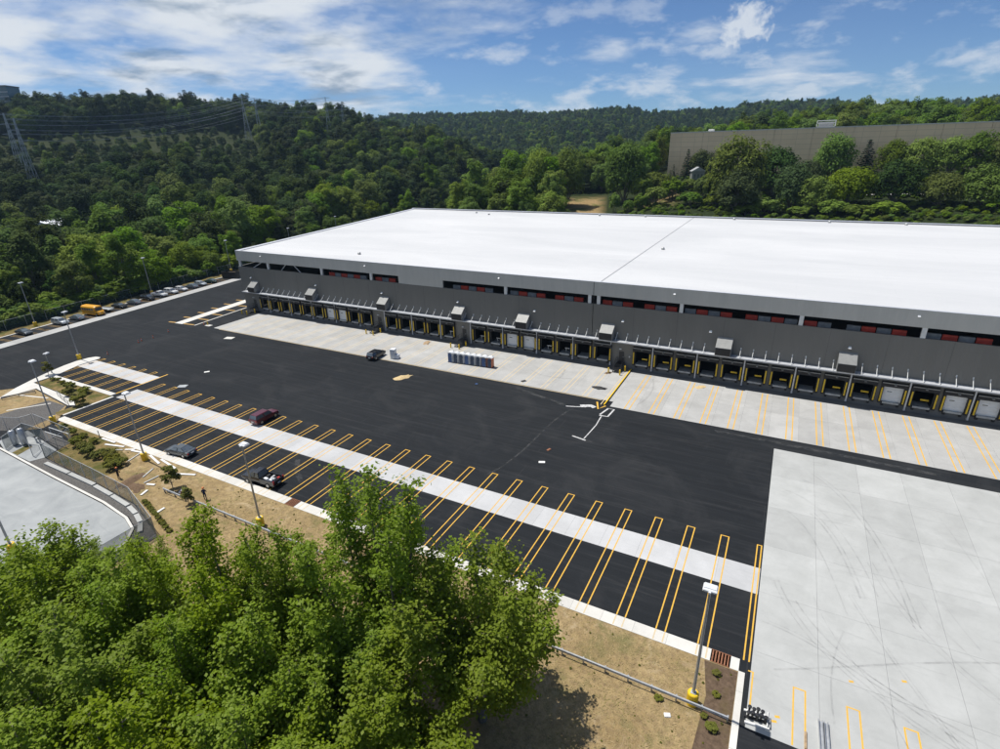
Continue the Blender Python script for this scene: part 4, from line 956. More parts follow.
def broadleaf(seed, H, R, nclump, per, size, low=0.28, mat='leaf_forest', lob=0.22, floor=-0.8, rad=(0.20, 0.37)):
    """crown and trunk of a rounded broadleaf tree standing at the origin"""
    rng = np.random.default_rng(seed)
    zc = H * (low + (1 - low) * 0.50); hz = H * (1 - low) * 0.5
    d = unit(rng.normal(size=(nclump, 3))); d[:, 2] = np.where(d[:, 2] < floor, -d[:, 2], d[:, 2])
    k = rng.uniform(0.50, 0.82 + max(0, 0.28 - rad[1]), nclump) * (1 + lob * np.sin(3 * np.arctan2(d[:, 1], d[:, 0]) + seed) * np.cos(2.3 * d[:, 2] + seed))
    c = np.stack([d[:, 0] * R * k, d[:, 1] * R * k, zc + d[:, 2] * hz * k * 1.1], 1)
    rad = R * rng.uniform(rad[0], rad[1], nclump)
    C, N = [], []
    for cc, dd, r in zip(c, d, rad):
        m = max(6, int(per * (r / R / 0.28) ** 1.5 * rng.uniform(0.85, 1.15)))
        e = unit(rng.normal(size=(m, 3))); e[:, 2] = np.where(e[:, 2] < -0.5, -e[:, 2], e[:, 2])
        C.append(cc + e * (r * (0.5 + 0.5 * rng.random(m) ** 0.6))[:, None] * np.array([1, 1, 0.82]))
        N.append(unit(e * 0.70 + dd * 0.35 + np.array([0, 0, 0.60]) + rng.normal(size=(m, 3)) * 0.33))
    v, F = leaves(np.concatenate(C), np.concatenate(N), size, rng=rng)
    crown = quadmesh('crown', v, F, M[mat])
    mb = MB(); top = zc + hz * 0.2
    limb(mb, (0, 0, -0.6), (rng.normal() * .02 * R, rng.normal() * .02 * R, top), R * 0.055, R * 0.025, rng, 4, 0.012, 7)
    for j in rng.choice(nclump, 7, replace=False): limb(mb, (0, 0, H * (low * .9 + .06) * rng.uniform(.8, 1.4)), tuple(c[j]), R * 0.024, R * 0.008, rng, 3, 0.04, 5)
    return crown, mb.mesh('trunk', M['bark'], True)
def conifer(seed, H, R, mat='leaf_conifer'):
    rng = np.random.default_rng(seed); C, N = [], []
    for lv in range(17):
        t = lv / 17; z = H * (0.08 + 0.92 * t); r = R * (1 - t) ** 0.85 + 0.15
        nb = max(4, int(9 * (1 - t) + 3))
        for b in range(nb):
            a = 2 * math.pi * (b + rng.random()) / nb; m = max(4, int(16 * (1 - t) + 4))
            u = rng.random(m) ** 0.7
            C.append(np.stack([np.cos(a) * r * u, np.sin(a) * r * u, z - 0.28 * r * u], 1) + rng.normal(size=(m, 3)) * 0.16)
            N.append(unit(np.array([np.cos(a) * .4, np.sin(a) * .4, .9]) + rng.normal(size=(m, 3)) * 0.4))
    v, F = leaves(np.concatenate(C), np.concatenate(N), 0.42, 1.8, rng)
    mb = MB(); limb(mb, (0, 0, -.5), (0, 0, H * .95), R * .08, .03, rng, 4, .004, 6)
    return quadmesh('crown', v, F, M[mat]), mb.mesh('trunk', M['bark'], True)
def cottonwood(seed, H, R, leaders=8, spread=(0.45, 1.1), drop=0.22, nb=3, per=46):
    """ascending leaders with loose leafy sprays; sky and ground show between them"""
    rng = np.random.default_rng(seed); mb = MB(); C, N = [], []
    limb(mb, (0, 0, -0.6), (0, 0, H * 0.26), 0.34, 0.27, rng, 3, 0.01, 9)
    for k in range(leaders + 1):
        a = 2.4 * k + rng.uniform(-.3, .3)
        tilt = 0.06 if k == leaders else rng.uniform(*spread)
        ca, sa = math.cos(a), math.sin(a)
        top = np.array([ca * R * tilt * .88, sa * R * tilt * .88, H * (1 if k == leaders else rng.uniform(0.72, 0.98) - drop * max(0, tilt - .5))])
        base = np.array([0, 0, H * rng.uniform(0.08, 0.24)])
        mid = base + (top - base) * 0.5 + np.array([ca, sa, 0]) * R * 0.15 * min(1, tilt * 1.4)
        limb(mb, base, mid, 0.15, 0.09, rng, 3, 0.012, 6); limb(mb, mid, top, 0.09, 0.015, rng, 3, 0.012, 5)
        for t in np.linspace(0.06, 1.0, 24):
            p = (base * (1 - t) ** 2 + 2 * mid * t * (1 - t) + top * t * t)
            for _ in range(nb if t < 0.92 else 2):
                aa = rng.uniform(0, 2 * math.pi); L = R * (0.36 * (1 - t) + 0.085) * rng.uniform(0.45, 1.3)
                q = p + np.array([math.cos(aa) * L, math.sin(aa) * L, L * rng.uniform(0.15, 0.95)])
                if rng.random() < 0.4: limb(mb, p, q, 0.03, 0.008, rng, 2, 0.05, 4)
                m = max(10, int(per * (0.45 + L / R * 2.2) * rng.uniform(0.7, 1.3)))
                u = rng.random(m)[:, None] ** 0.7
                pts = p + (q - p) * (0.15 + 0.95 * u) + rng.normal(size=(m, 3)) * (0.10 + 0.20 * np.sin(np.clip(u, 0, 1) * 2.6)) * np.array([1, 1, 0.85])
                C.append(pts); N.append(unit(unit(pts - p) * 0.45 + np.array([0, 0, 0.75]) + rng.normal(size=(m, 3)) * 0.5))
    v, F = leaves(np.concatenate(C), np.concatenate(N), 0.165, 1.4, rng)
    return quadmesh('crown', v, F, M['leaf_cottonwood']), mb.mesh('trunk', M['bark'], True)

def put_tree(name, protos, loc, rz, scale, label, cat, group):
    t = tag(link(name, None, None, loc, rz, scale), label, cat, group)
    c = link('crown', protos[0], t); link('trunk', protos[1], t)
    return t
COT = [cottonwood(s, 18.0, 5.6, n) for s, n in ((21, 10), (22, 11), (27, 9))]
COT += [cottonwood(s, 18.0, 5.6, n, (0.3, 1.15), 0.34, 3, 44) for s, n in ((33, 14), (36, 15))]
FG = [(-25.2, -31.6, 21.2, 0, 0.2, 6.4, 'tallest cottonwood with spire-like tops in front of the trailer stalls'), (-17.8, -30.6, 16.8, 1, 1.0, 6.5, 'rightmost cottonwood leaning out over the dry verge'),
      (-31.4, -34.8, 16.6, 2, 2.0, 5.0, 'narrow cottonwood just left of the tallest one'), (-35.4, -37.6, 18.2, 1, 0.4, 5.6, 'cottonwood with a pointed top above the middle of the left group'), (-42.0, -40.4, 15.0, 3, 3.1, 6.2, 'cottonwood crown below the end of the curving fence'),
      (-48.0, -43.6, 15.6, 4, 4.0, 6.6, 'cottonwood crown in front of the loop road'), (-55.5, -45.0, 13.6, 4, 5.2, 6.6, 'leftmost cottonwood by the island of the loop road'),
      (-28.0, -40.0, 15.0, 3, 0.6, 6.4, 'lower cottonwood crown at the middle of the bottom edge'), (-37.0, -46.0, 15.6, 2, 1.7, 6.8, 'cottonwood crown near the lower left corner'),
      (-29.2, -47.0, 15.0, 3, 2.7, 6.4, 'nearest cottonwood crown at the bottom left edge'), (-20.4, -38.4, 13.0, 4, 3.7, 6.0, 'low cottonwood crown right of the middle of the bottom edge'), (-45.5, -50.6, 14.0, 1, 4.4, 6.8, 'cottonwood crown at the lower part of the left edge'),
      (-24.4, -36.4, 13.0, 4, 1.9, 5.0, 'low cottonwood crown tucked under the tallest one'), (-40.0, -42.6, 14.2, 3, 2.2, 5.6, 'cottonwood crown filling the middle of the left group'), (-51.8, -49.0, 13.4, 0, 0.9, 6.4, 'cottonwood crown behind the island of the loop road'), (-33.0, -42.6, 14.4, 3, 4.9, 5.6, 'cottonwood crown between the pointed one and the bottom edge'), (-24.6, -44.4, 13.2, 0, 3.4, 5.6, 'cottonwood crown at the bottom edge left of the lowest one'), (-33.4, -50.0, 14.2, 1, 2.4, 6.0, 'cottonwood crown in the very lower left corner'),
      (-21.5, -45.0, 12.0, 1, 5.0, 5.6, 'low cottonwood crown at the bottom edge below the tallest one'), (-58.0, -38.0, 8.0, 1, 1.3, 3.6, 'small cottonwood growing beside the end of the loop road'), (-50.6, -36.0, 9.0, 0, 5.9, 3.6, 'small cottonwood behind the guardrail near the light pole')]
for x, y, h, k, rz, r, lab in FG:
    put_tree('cottonwood_tree', COT[k], (x, y, 0.02), rz, (r / 5.6, r / 5.6, h / 18.0), lab, 'tree', 'cottonwoods in the foreground')

PROTO = [broadleaf(1, 18, 7.0, 62, 100, 0.46, 0.10), broadleaf(2, 20, 6.6, 60, 100, 0.46, 0.12), broadleaf(3, 16, 7.6, 64, 100, 0.48, 0.06), broadleaf(4, 21, 6.0, 58, 100, 0.44, 0.12, lob=0.3), broadleaf(5, 14, 6.6, 58, 96, 0.44, 0.04)]
CONI = conifer(6, 16, 3.6)
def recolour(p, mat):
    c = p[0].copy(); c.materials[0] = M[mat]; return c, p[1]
DOME = [broadleaf(61, 10, 7.0, 95, 74, 0.40, -0.05, lob=0.12, floor=-0.6), broadleaf(62, 11, 7.0, 95, 74, 0.40, -0.02, lob=0.16, floor=-0.6), broadleaf(63, 9, 7.0, 95, 74, 0.40, -0.05, lob=0.10, floor=-0.6)]
PROTO_SHADE = [recolour(p, 'leaf_dark_shade') for p in PROTO]  # same crowns in the leaf colour that carries the cloud shade
PROTO = PROTO + PROTO_SHADE
DOME_DARK = [recolour(p, 'leaf_dark_shade') for p in DOME]  # same domes in the darkened leaf colour
BUSH = [broadleaf(31, 3.2, 2.2, 26, 80, 0.24, -0.15, floor=-0.2), broadleaf(32, 2.4, 2.0, 24, 80, 0.22, -0.2, floor=-0.2)]
SHRUB = [broadleaf(41, 1.5, 0.95, 22, 80, 0.11, -0.25, 'leaf_shrub', floor=-0.2), broadleaf(42, 1.2, 1.0, 20, 80, 0.11, -0.25, 'leaf_shrub', floor=-0.2)]

HOUSES = []
for _u, _v, _w, _lab in ((49, 221, 40, 'large pale flat roof half hidden in the wood at the left'), (176, 207, 26, 'pale roof glimpsed in the wood beyond the car row'), (372, 187, 9, 'small pale gable among the trees above the left roof edge'), (698, 168, 12, 'small pale shed at the end of the tan building')):
    _d = ray_px(_u, _v)
    for _r in range(240, 700, 4):
        _q = Vector(CAM) + _d * (_r / math.hypot(_d.x, _d.y))
        if _q.z - h1(_q.x, _q.y) < (15.0 if _u < 300 else 11.0): break
    HOUSES.append((_u, _q, _w, _lab))
def clear_of_houses(X, Y):
    ok = np.ones(len(X), bool)
    for u_, q_, w_, l_ in HOUSES:
        hw = px_w(w_, q_) / 2 + 3; dx, dy = CAM[0] - q_.x, CAM[1] - q_.y; L = math.hypot(dx, dy); ex, ey = dx / L, dy / L
        a = (X - q_.x) * ex + (Y - q_.y) * ey; b = np.abs(-(X - q_.x) * ey + (Y - q_.y) * ex)
        ok &= ~((a > -16) & (a < 48) & (b < hw * 0.8))
    return ok
def forest():
    rng = np.random.default_rng(77)
    def grid(az0, az1, r0, r1, sp):
        xs = np.arange(-r1 * 1.05, r1, sp); X, Y = np.meshgrid(xs + CAM[0], np.arange(-300, r1, sp) + CAM[1])
        X = X.ravel() + rng.uniform(-.45, .45, X.size) * sp; Y = Y.ravel() + rng.uniform(-.45, .45, Y.size) * sp
        dx, dy = X - CAM[0], Y - CAM[1]; r = np.hypot(dx, dy); az = np.degrees(np.arctan2(dx, dy))
        k = (r > r0) & (r < r1) & (az > az0) & (az < az1); return X[k], Y[k], r[k], az[k]
    pts = []
    # wooded slopes to the left and behind
    X, Y, r, az = grid(-84, -21.2, 150, 900, 11.0)
    s, v = to_sv(X, Y)
    ok = (((v > 17.5) & (X < -150)) | ((Y > 165) & (X >= -170))) & ~((az > -72) & (az < -49.5) & (r > 596) & (r < 640) & (rng.random(len(X)) > 0.7))
    ok &= ~((Y < 160) & (X > -168))
    ok &= ~((az > -22.2) & (r < 350))
    X, Y, r, az = X[ok], Y[ok], r[ok], az[ok]
    for x, y, rr, a in zip(X, Y, r, az): pts.append((x, y, rng.uniform(0.85, 1.45) * (0.45 if (480 < rr < 580 and -72 < a < -49.5) else 0.30 if (580 <= rr < 660 and -72 < a < -49.5) else 1), 0))
    # behind and right of the far building
    X, Y, r, az = grid(-21.5, 26, 300, 900, 10.5)
    ok = ~((X > -84) & (X < 175) & (Y > 285) & (Y < 372)) & ((Y > 372) | ((X < -84) & (r > 350)))
    for x, y in zip(X[ok], Y[ok]): pts.append((x, y, rng.uniform(0.85, 1.4), 0))
    # far ridges
    X, Y, r, az = grid(-78, 26, 900, 1900, 12.5)
    for x, y in zip(X, Y): pts.append((x, y, rng.uniform(0.85, 1.3), 0))
    P = np.array(pts); s_, v_ = to_sv(P[:, 0], P[:, 1]); P[:, 2] *= np.where((P[:, 0] < -150) & (v_ < 34), 0.62, 1.0)
    P = P[clear_of_houses(P[:, 0], P[:, 1])]; Z = hgt(P[:, 0], P[:, 1])
    # which ones show largest: inside the picture and nearest
    d = np.stack([P[:, 0] - CAM[0], P[:, 1] - CAM[1], Z + 14 - CAM[2]], 1)
    dep = d @ np.array(_f); u = 500 + 538.89 * (d @ np.array(_r2)) / dep; w = 374.5 - 538.89 * (d @ np.array(_u2)) / dep
    inside = (dep > 0) & (u > -15) & (u < 1015) & (w > 60) & (w < 420)
    # trees hidden behind the warehouse roof are not counted among the visible ones
    order = np.argsort(np.where(inside, dep / P[:, 2], 1e9))
    near = set(order[:235].tolist())
    az = np.degrees(np.arctan2(P[:, 0] - CAM[0], P[:, 1] - CAM[1])); rr = np.hypot(P[:, 0] - CAM[0], P[:, 1] - CAM[1])
    pdark = np.where(az < -46, np.where(rr < 330, np.where(az > -60, 0.18, 0.6), 0.9), np.where(rr > 800, 0.8, np.where((az < -24) & (rr > 360), 0.75, 0.15)))  # share of darkened crowns, highest where the left hill's cloud shade is painted
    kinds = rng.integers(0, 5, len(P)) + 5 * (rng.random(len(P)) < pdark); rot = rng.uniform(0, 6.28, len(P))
    names = ['broadleaf_tree'] * 5
    for i in near:
        x, y, sc, _ = P[i]; z = Z[i] - 0.3
        if u[i] < 245:
            ss, vv = to_sv(x, y)
            near_ = [(20, 'left of the silver estate car'), (31, 'behind the yellow bus'), (47, 'behind the black sedan and SUV'), (58, 'behind the white pickup'), (72, 'behind the green car'), (95, 'behind the dark container'), (999, 'beyond the building corner')]
            ub = [(40, 'at the left edge'), (80, 'above the silver estate car'), (120, 'above the yellow bus'), (160, 'above the black sedan'), (200, 'above the white pickup'), (999, 'above the green car')]
            lm = next(t for k, t in near_ if ss < k) if vv < 60 else next(t for k, t in ub if u[i] < k)
            row = 'first row at the fence' if vv < 28 else 'second row from the fence' if vv < 38 else 'third row from the fence' if vv < 48 else 'fourth row from the fence' if vv < 60 else 'fifth or sixth row' if vv < 84 else 'in mid wood' if vv < 110 else 'deep in the wood'
            size = ('small' if sc < 1.02 else 'large' if sc > 1.28 else 'middling') + (' dark' if kinds[i] > 4 else ' bright') + (' spreading' if kinds[i] % 5 in (2, 4) else ' upright')
            lab, grp = '%s tree %s, %s' % (size, row, lm), 'trees behind the car row fence'
        else:
            size = ('small' if sc < 1.02 else 'large' if sc > 1.28 else 'middling') + (' dark' if kinds[i] > 4 else ' bright') + (' spreading' if kinds[i] % 5 in (2, 4) else ' upright')
            if u[i] < 430: lab, grp = '%s tree behind the left roof edge, %s' % (size, 'near the front corner' if u[i] < 285 else 'a third of the way along' if u[i] < 325 else 'halfway along' if u[i] < 365 else 'near the back corner'), 'trees behind the left roof edge'
            elif u[i] < 640: lab, grp = '%s tree behind the back roof edge, %s%s' % (size, 'near its left corner' if u[i] < 470 else 'halfway to the bare track' if u[i] < 530 else 'left of the bare track' if u[i] < 590 else 'beside the bare track', '' if dep[i] < 270 else ', farther back'), 'trees behind the back roof edge'
            else: lab, grp = '%s tree around the long tan building, %s' % (size, 'left of its left end' if u[i] < 672 else 'by its left end' if u[i] < 720 else 'left of the rooftop unit' if u[i] < 806 else 'right of the rooftop unit' if u[i] < 900 else 'towards the right edge'), 'trees around the tan building'
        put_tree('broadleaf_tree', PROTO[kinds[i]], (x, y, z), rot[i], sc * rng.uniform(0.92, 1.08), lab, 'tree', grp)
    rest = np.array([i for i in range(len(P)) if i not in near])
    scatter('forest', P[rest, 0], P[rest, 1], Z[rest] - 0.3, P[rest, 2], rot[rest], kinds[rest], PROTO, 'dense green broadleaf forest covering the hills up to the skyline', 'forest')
def scatter(name, X, Y, Z, S, ROT, K, protos, label, cat):
    """one object: instances of a few crowns on loose points"""
    n = len(X); me = bpy.data.meshes.new(name + '_points'); me.vertices.add(n)
    me.vertices.foreach_set('co', np.stack([X, Y, Z], 1).astype(np.float32).ravel())
    for an, arr, ty in (('scl', S, 'FLOAT'), ('rot', ROT, 'FLOAT'), ('kind_index', K, 'INT')):
        a = me.attributes.new(an, ty, 'POINT'); a.data.foreach_set('value', np.asarray(arr).astype(np.int32 if ty == 'INT' else np.float32))
    o = stuff(tag(link(name, me), label, cat))
    ng = bpy.data.node_groups.new(name + '_nodes', 'GeometryNodeTree')
    ng.interface.new_socket('Geometry', in_out='INPUT', socket_type='NodeSocketGeometry'); ng.interface.new_socket('Geometry', in_out='OUTPUT', socket_type='NodeSocketGeometry')
    N, L = ng.nodes, ng.links; gi = N.new('NodeGroupInput'); go = N.new('NodeGroupOutput')
    join = N.new('GeometryNodeJoinGeometry'); idx = []
    first = {}
    for ob in bpy.data.objects:                       # a crown in the scene serves as the source of each kind
        if ob.data is not None and ob.data not in first.values():
            for k, p in enumerate(protos):
                if ob.data == p[0] and k not in first: first[k] = p[0]; idx.append((k, ob))
    for k, ob in sorted(idx, reverse=True, key=lambda q: q[0]):
        oi = N.new('GeometryNodeObjectInfo'); oi.inputs['Object'].default_value = ob; oi.transform_space = 'ORIGINAL'
        g2 = N.new('GeometryNodeGeometryToInstance'); L.new(oi.outputs['Geometry'], g2.inputs[0]); L.new(g2.outputs[0], join.inputs[0])
    iop = N.new('GeometryNodeInstanceOnPoints'); iop.inputs['Pick Instance'].default_value = True
    def attr(nm, ty):
        a = N.new('GeometryNodeInputNamedAttribute'); a.data_type = ty; a.inputs['Name'].default_value = nm; return a.outputs[0]
    L.new(gi.outputs[0], iop.inputs['Points']); L.new(join.outputs[0], iop.inputs['Instance']); L.new(attr('kind_index', 'INT'), iop.inputs['Instance Index'])
    cx = N.new('ShaderNodeCombineXYZ'); L.new(attr('rot', 'FLOAT'), cx.inputs[2]); L.new(cx.outputs[0], iop.inputs['Rotation'])
    cs = N.new('ShaderNodeCombineXYZ'); sc = attr('scl', 'FLOAT'); [L.new(sc, cs.inputs[i]) for i in range(3)]; L.new(cs.outputs[0], iop.inputs['Scale'])
    L.new(iop.outputs[0], go.inputs[0])
    md = o.modifiers.new('scatter', 'NODES'); md.node_group = ng
    return o

def hillside():
    """the trees and bushes on the bank behind the warehouse, placed one by one where they meet the ground"""
    T = [(624, 203, 143, 46, 3, 'pale tall tree beside the bare track behind the roof'), (566, 206, 148, 40, 1, 'round tree left of the bare track'), (540, 208, 150, 36, 0, 'tall dense tree left of the bare track, behind the back roof edge'),
         (733, 206, 137, 62, 0, 'bright green spreading tree in front of the tan building wall'), (735, 214, 169, 46, 2, 'dark rounded tree low in front of the bright spreading one'), (772, 196, 147, 46, 1, 'dark tree right of the bright spreading one'),
         (788, 210, 163, 40, 4, 'broad dark tree low on the bank at the middle of the tan wall'), (812, 212, 176, 36, 3, 'small tree beside the round bright one on the bank'), (846, 207, 167, 52, 2, 'round bright tree low on the bank'),
         (829, 186, 134, 44, 0, 'tree rising against the tan wall below the rooftop unit'), (892, 206, 160, 50, 2, 'dark dense tree low on the bank below the tan wall'), (938, 206, 172, 42, 4, 'smaller grey green tree on the bank near the pale road'),
         (985, 208, 164, 52, 2, 'broad tree on the bank at the right edge'), (890, 178, 140, 36, 1, 'first tree of the row along the tan wall, right of the conifer'), (916, 178, 138, 38, 3, 'second tree of the row along the tan wall'), (945, 178, 137, 40, 0, 'third tree of the row along the tan wall'),
         (972, 178, 132, 42, 3, 'fourth, tallest tree of the row along the tan wall'), (998, 178, 136, 44, 1, 'last tree of the row along the tan wall, at the right edge'), (700, 178, 150, 28, 1, 'narrow dark tree below the left end of the tan wall'), (655, 196, 172, 40, 4, 'low bushy tree right of the bare track'),
         (805, 192, 160, 30, 3, 'slim tree behind the broad dark one on the bank')]
    def place(u, vb, vt, wpx, protos, lab, cat, grp, name, H0, R0):
        p = ground_px(u, vb); h = px_w(vb - vt, p) * 0.90; rr = px_w(wpx, p) / 2
        put_tree(name, protos, (p.x, p.y, p.z - 0.2), u * 0.37, (rr / R0, rr / R0, h / H0), lab, cat, grp)
    HR = [(18, 7.0), (20, 6.6), (16, 7.6), (21, 6.0), (14, 6.6)]
    for i, (u, vb, vt, wpx, k, lab) in enumerate(T): place(u, vb, vt, wpx, DOME[i % 3] if 'dark' not in lab else DOME_DARK[i % 3], lab, 'tree', 'trees on the bank behind the warehouse', 'broadleaf_tree', (10, 11, 9)[i % 3], 7.2)
    for u, vb, vt, wpx, lab in ((863, 176, 137, 24, 'dark conifer against the middle of the tan wall'), (674, 176, 150, 14, 'left conifer of the pair at the end of the tan wall'), (686, 178, 147, 14, 'right conifer of the pair at the end of the tan wall')):
        place(u, vb, vt, wpx, CONI, lab, 'tree', 'conifers by the tan building', 'conifer_tree', 16, 3.6)
    def bush_label(u, vb, wpx):
        w = 'broad' if wpx >= 28 else 'narrow' if wpx < 18 else 'rounded'
        p = 'beside the bare track' if u < 645 else 'below the left end of the tan wall' if u < 700 else 'near the bright spreading tree' if u < 770 else 'near the round bright tree' if u < 860 else 'near the dark dense tree' if u < 915 else 'near the smaller grey green tree' if u < 965 else 'at the right edge'
        return '%s leafy bush %s, %s' % (w, p, 'close above the roof line' if vb > 212 else 'lower on the bank' if vb > 203 else 'higher on the bank')
    k = 0
    for u, vb, vt, wpx in ((614, 213, 196, 12), (628, 213, 198, 13), (640, 202, 180, 26), (655, 206, 184, 26), (672, 200, 182, 26), (690, 206, 190, 30), (702, 200, 180, 20), (712, 206, 194, 26), (705, 192, 178, 18), (690, 190, 177, 22), (640, 210, 196, 16),
                           (745, 216, 203, 30), (765, 214, 200, 30), (800, 216, 204, 34), (830, 216, 202, 30), (858, 216, 203, 36), (885, 215, 203, 34), (930, 196, 185, 24), (950, 194, 184, 20), (880, 196, 184, 18), (995, 211, 199, 24), (722, 190, 176, 18), (760, 190, 176, 20), (790, 184, 172, 18)):
        p = ground_px(u, vb); h = px_w(vb - vt, p); rr = px_w(wpx, p) / 2
        put_tree('bush', BUSH[k % 2], (p.x, p.y, p.z - .15), u * .7, (rr / 2.1, rr / 2.1, h / 2.8), bush_label(u, vb, wpx), 'bush', 'bushes on the bank behind the warehouse'); k += 1
    # ground cover on the bank
    rng = np.random.default_rng(5)
    X = rng.uniform(-80, 120, 2600); Y = rng.uniform(163, 296, 2600)
    ok = soil_at(X, Y) < 0.12 + 0.5 * (np.sin(X * 0.09 + 2.0) > -0.1) * rng.random(2600)
    ok &= ~((np.abs(Y - 236 + X * 0.02) < 3.5) & (X > 10))
    X, Y = X[ok], Y[ok]
    scatter('ground_cover', X, Y, hgt(X, Y) - 0.25, rng.uniform(0.35, 0.85, len(X)), rng.uniform(0, 6, len(X)), rng.integers(0, 2, len(X)), BUSH, 'low green ground cover spreading over the bank', 'ground cover')
hillside()
forest()
def undergrowth():
    rng = np.random.default_rng(15); n = 900
    S = rng.uniform(-60, 118, n); V = 17.2 + rng.random(n) ** 1.6 * 26
    X = P0[0] + UX * S - UY * V; Y = P0[1] + UY * S + UX * V
    scatter('undergrowth', X, Y, hgt(X, Y) - 0.3, rng.uniform(0.7, 1.9, n), rng.uniform(0, 6, n), rng.integers(0, 2, n), BUSH, 'leafy undergrowth between the trunks behind the car row fence', 'undergrowth')
undergrowth()

def small_plants():
    rng = random.Random(3)
    n = 0
    def sh(x, y, s, lab, grp, z=0.05, hz=1.0):
        put_tree('shrub', SHRUB[rng.randrange(2)], (x, y, z), rng.uniform(0, 6), (s, s, s * hz), lab, 'shrub', grp)
    for x, y, s, lab in ((-110.9, -12.4, 1.5, 'large round dark shrub at the right end of the planting island'), (-119.9, -9.7, 1.15, 'dark shrub in the middle of the planting island'), (-115.6, -9.3, 1.25, 'dark shrub near the kerb of the planting island'), (-117.5, -11.0, 1.1, 'pale dry shrub between the dark ones of the planting island')):
        sh(x, y, s, lab, None, 0.09)
    for k in range(5): sh(-129 + k * 1.9, -8.5 + 0.2 * (k % 2), 0.62, 'leftmost,second,third,fourth,rightmost'.split(',')[k] + ' small shrub in the row behind the kerb of the planting island', 'small island shrubs', 0.09)
    for x, y, s in ((-99.5, -19.2, .8), (-97, -18.9, .7), (-94.8, -20.9, 1.15), (-92.4, -21.3, 1.1), (-90.3, -21.6, 1.25), (-88.0, -21.4, 1.1), (-86.3, -20.6, 1.2), (-84.6, -21.3, 1.15), (-82.8, -21.2, 1.1), (-83.0, -22.6, 1.0), (-103, -18.9, .7), (-93.5, -19.3, .8)):
        sh(x, y, s, '%s olive shrub in the bed %s' % ('small' if s < .9 else 'large' if s > 1.12 else 'middling', 'by the equipment yard' if x < -96 else 'beside the leftmost white plank' if x < -91 else 'in the middle of the dense row' if x < -86 else 'at the light pole end of the row'), 'olive shrubs in the bed')
    for k in range(11):
        a = Vector((-70.6, -25.6)).lerp(Vector((-62.0, -27.9)), k / 10)
        sh(a.x, a.y + 0.5, 0.42, ('first,second,third,fourth,fifth,sixth,seventh,eighth,ninth,tenth,last'.split(',')[k]) + ' small dark shrub from the left along the fence bend', 'shrubs along the fence bend', 0.02, 0.8)
    for x, y, s, lab in ((-2.2, -18.6, .42, 'uppermost green tuft in the mulch bed'), (-2.0, -20.6, .38, 'middle green tuft in the mulch bed'), (-1.9, -23.6, .55, 'green tuft in the mulch bed under the end of the guardrail'), (-2.6, -22.9, .35, 'green tuft by the yellow pole base'), (-6.0, -22.9, .4, 'green weeds under the guardrail left of the yellow pole base')):
        sh(x, y, s, lab, None, 0.03, 0.6)
    yt = broadleaf(51, 3.4, 1.0, 26, 80, 0.14, 0.12, 'leaf_shrub')
    for x, y, s, lab in ((-70.2, -21.6, 1.15, 'young tree standing by the stray guardrail'), (-64.9, -22.9, 0.85, 'thin pale sapling in the gap between the guardrails'), (-133.2, -7.3, 1.0, 'young bright tree beside the short lamp post')):
        put_tree('young_tree', yt, (x, y, 0.02), x, s, lab, 'tree', None)
    # dry blades on the verge nearest the camera
    g = np.random.default_rng(9); n = 26000
    X = g.uniform(-62, -0.9, n); Y = -17.7 - g.random(n) ** 0.8 * 18
    keep = ~((X > -3.2)) ; X, Y = X[keep], Y[keep]; n = len(X)
    a = g.uniform(0, 6.28, n); h = g.uniform(0.02, 0.07, n); w = g.uniform(0.02, 0.06, n)
    lean = g.normal(size=(n, 2)) * 0.16
    b = np.stack([X, Y, np.full(n, 0.02)], 1); side = np.stack([np.cos(a) * w, np.sin(a) * w, np.zeros(n)], 1); tip = np.stack([lean[:, 0], lean[:, 1], h], 1)
    v = np.stack([b - side, b + side, b + side * .3 + tip, b - side * .3 + tip], 1).reshape(-1, 3)
    stuff(tag(link('dry_grass_blades', quadmesh('dry_grass_blades', v, np.arange(4 * n).reshape(-1, 4), M['straw'])), 'short dry tan grass on the verge around the guardrail', 'grass'))
small_plants()
def weeds():
    g = np.random.default_rng(21); n = 420
    X = np.concatenate([g.uniform(-62, -3.4, 300), g.uniform(-3.2, -0.8, 40), g.uniform(-96, -63, 80)]); Y = np.concatenate([-17.7 - g.random(300) ** 1.5 * 14, g.uniform(-34, -17.8, 40), g.uniform(-24.4, -18.4, 80)])
    patch = np.sin(X * 0.9 + 1) * np.cos(Y * 1.1 + X * 0.3) + g.normal(size=n) * 0.5 > 0.25
    X, Y = X[patch], Y[patch]; n = len(X)
    scatter('weeds', X, Y, np.full(n, -0.02), g.uniform(0.05, 0.13, n), g.uniform(0, 6, n), g.integers(0, 2, n), SHRUB, 'scattered weed tufts on the dry verge and in the mulch bed', 'weeds')
weeds()

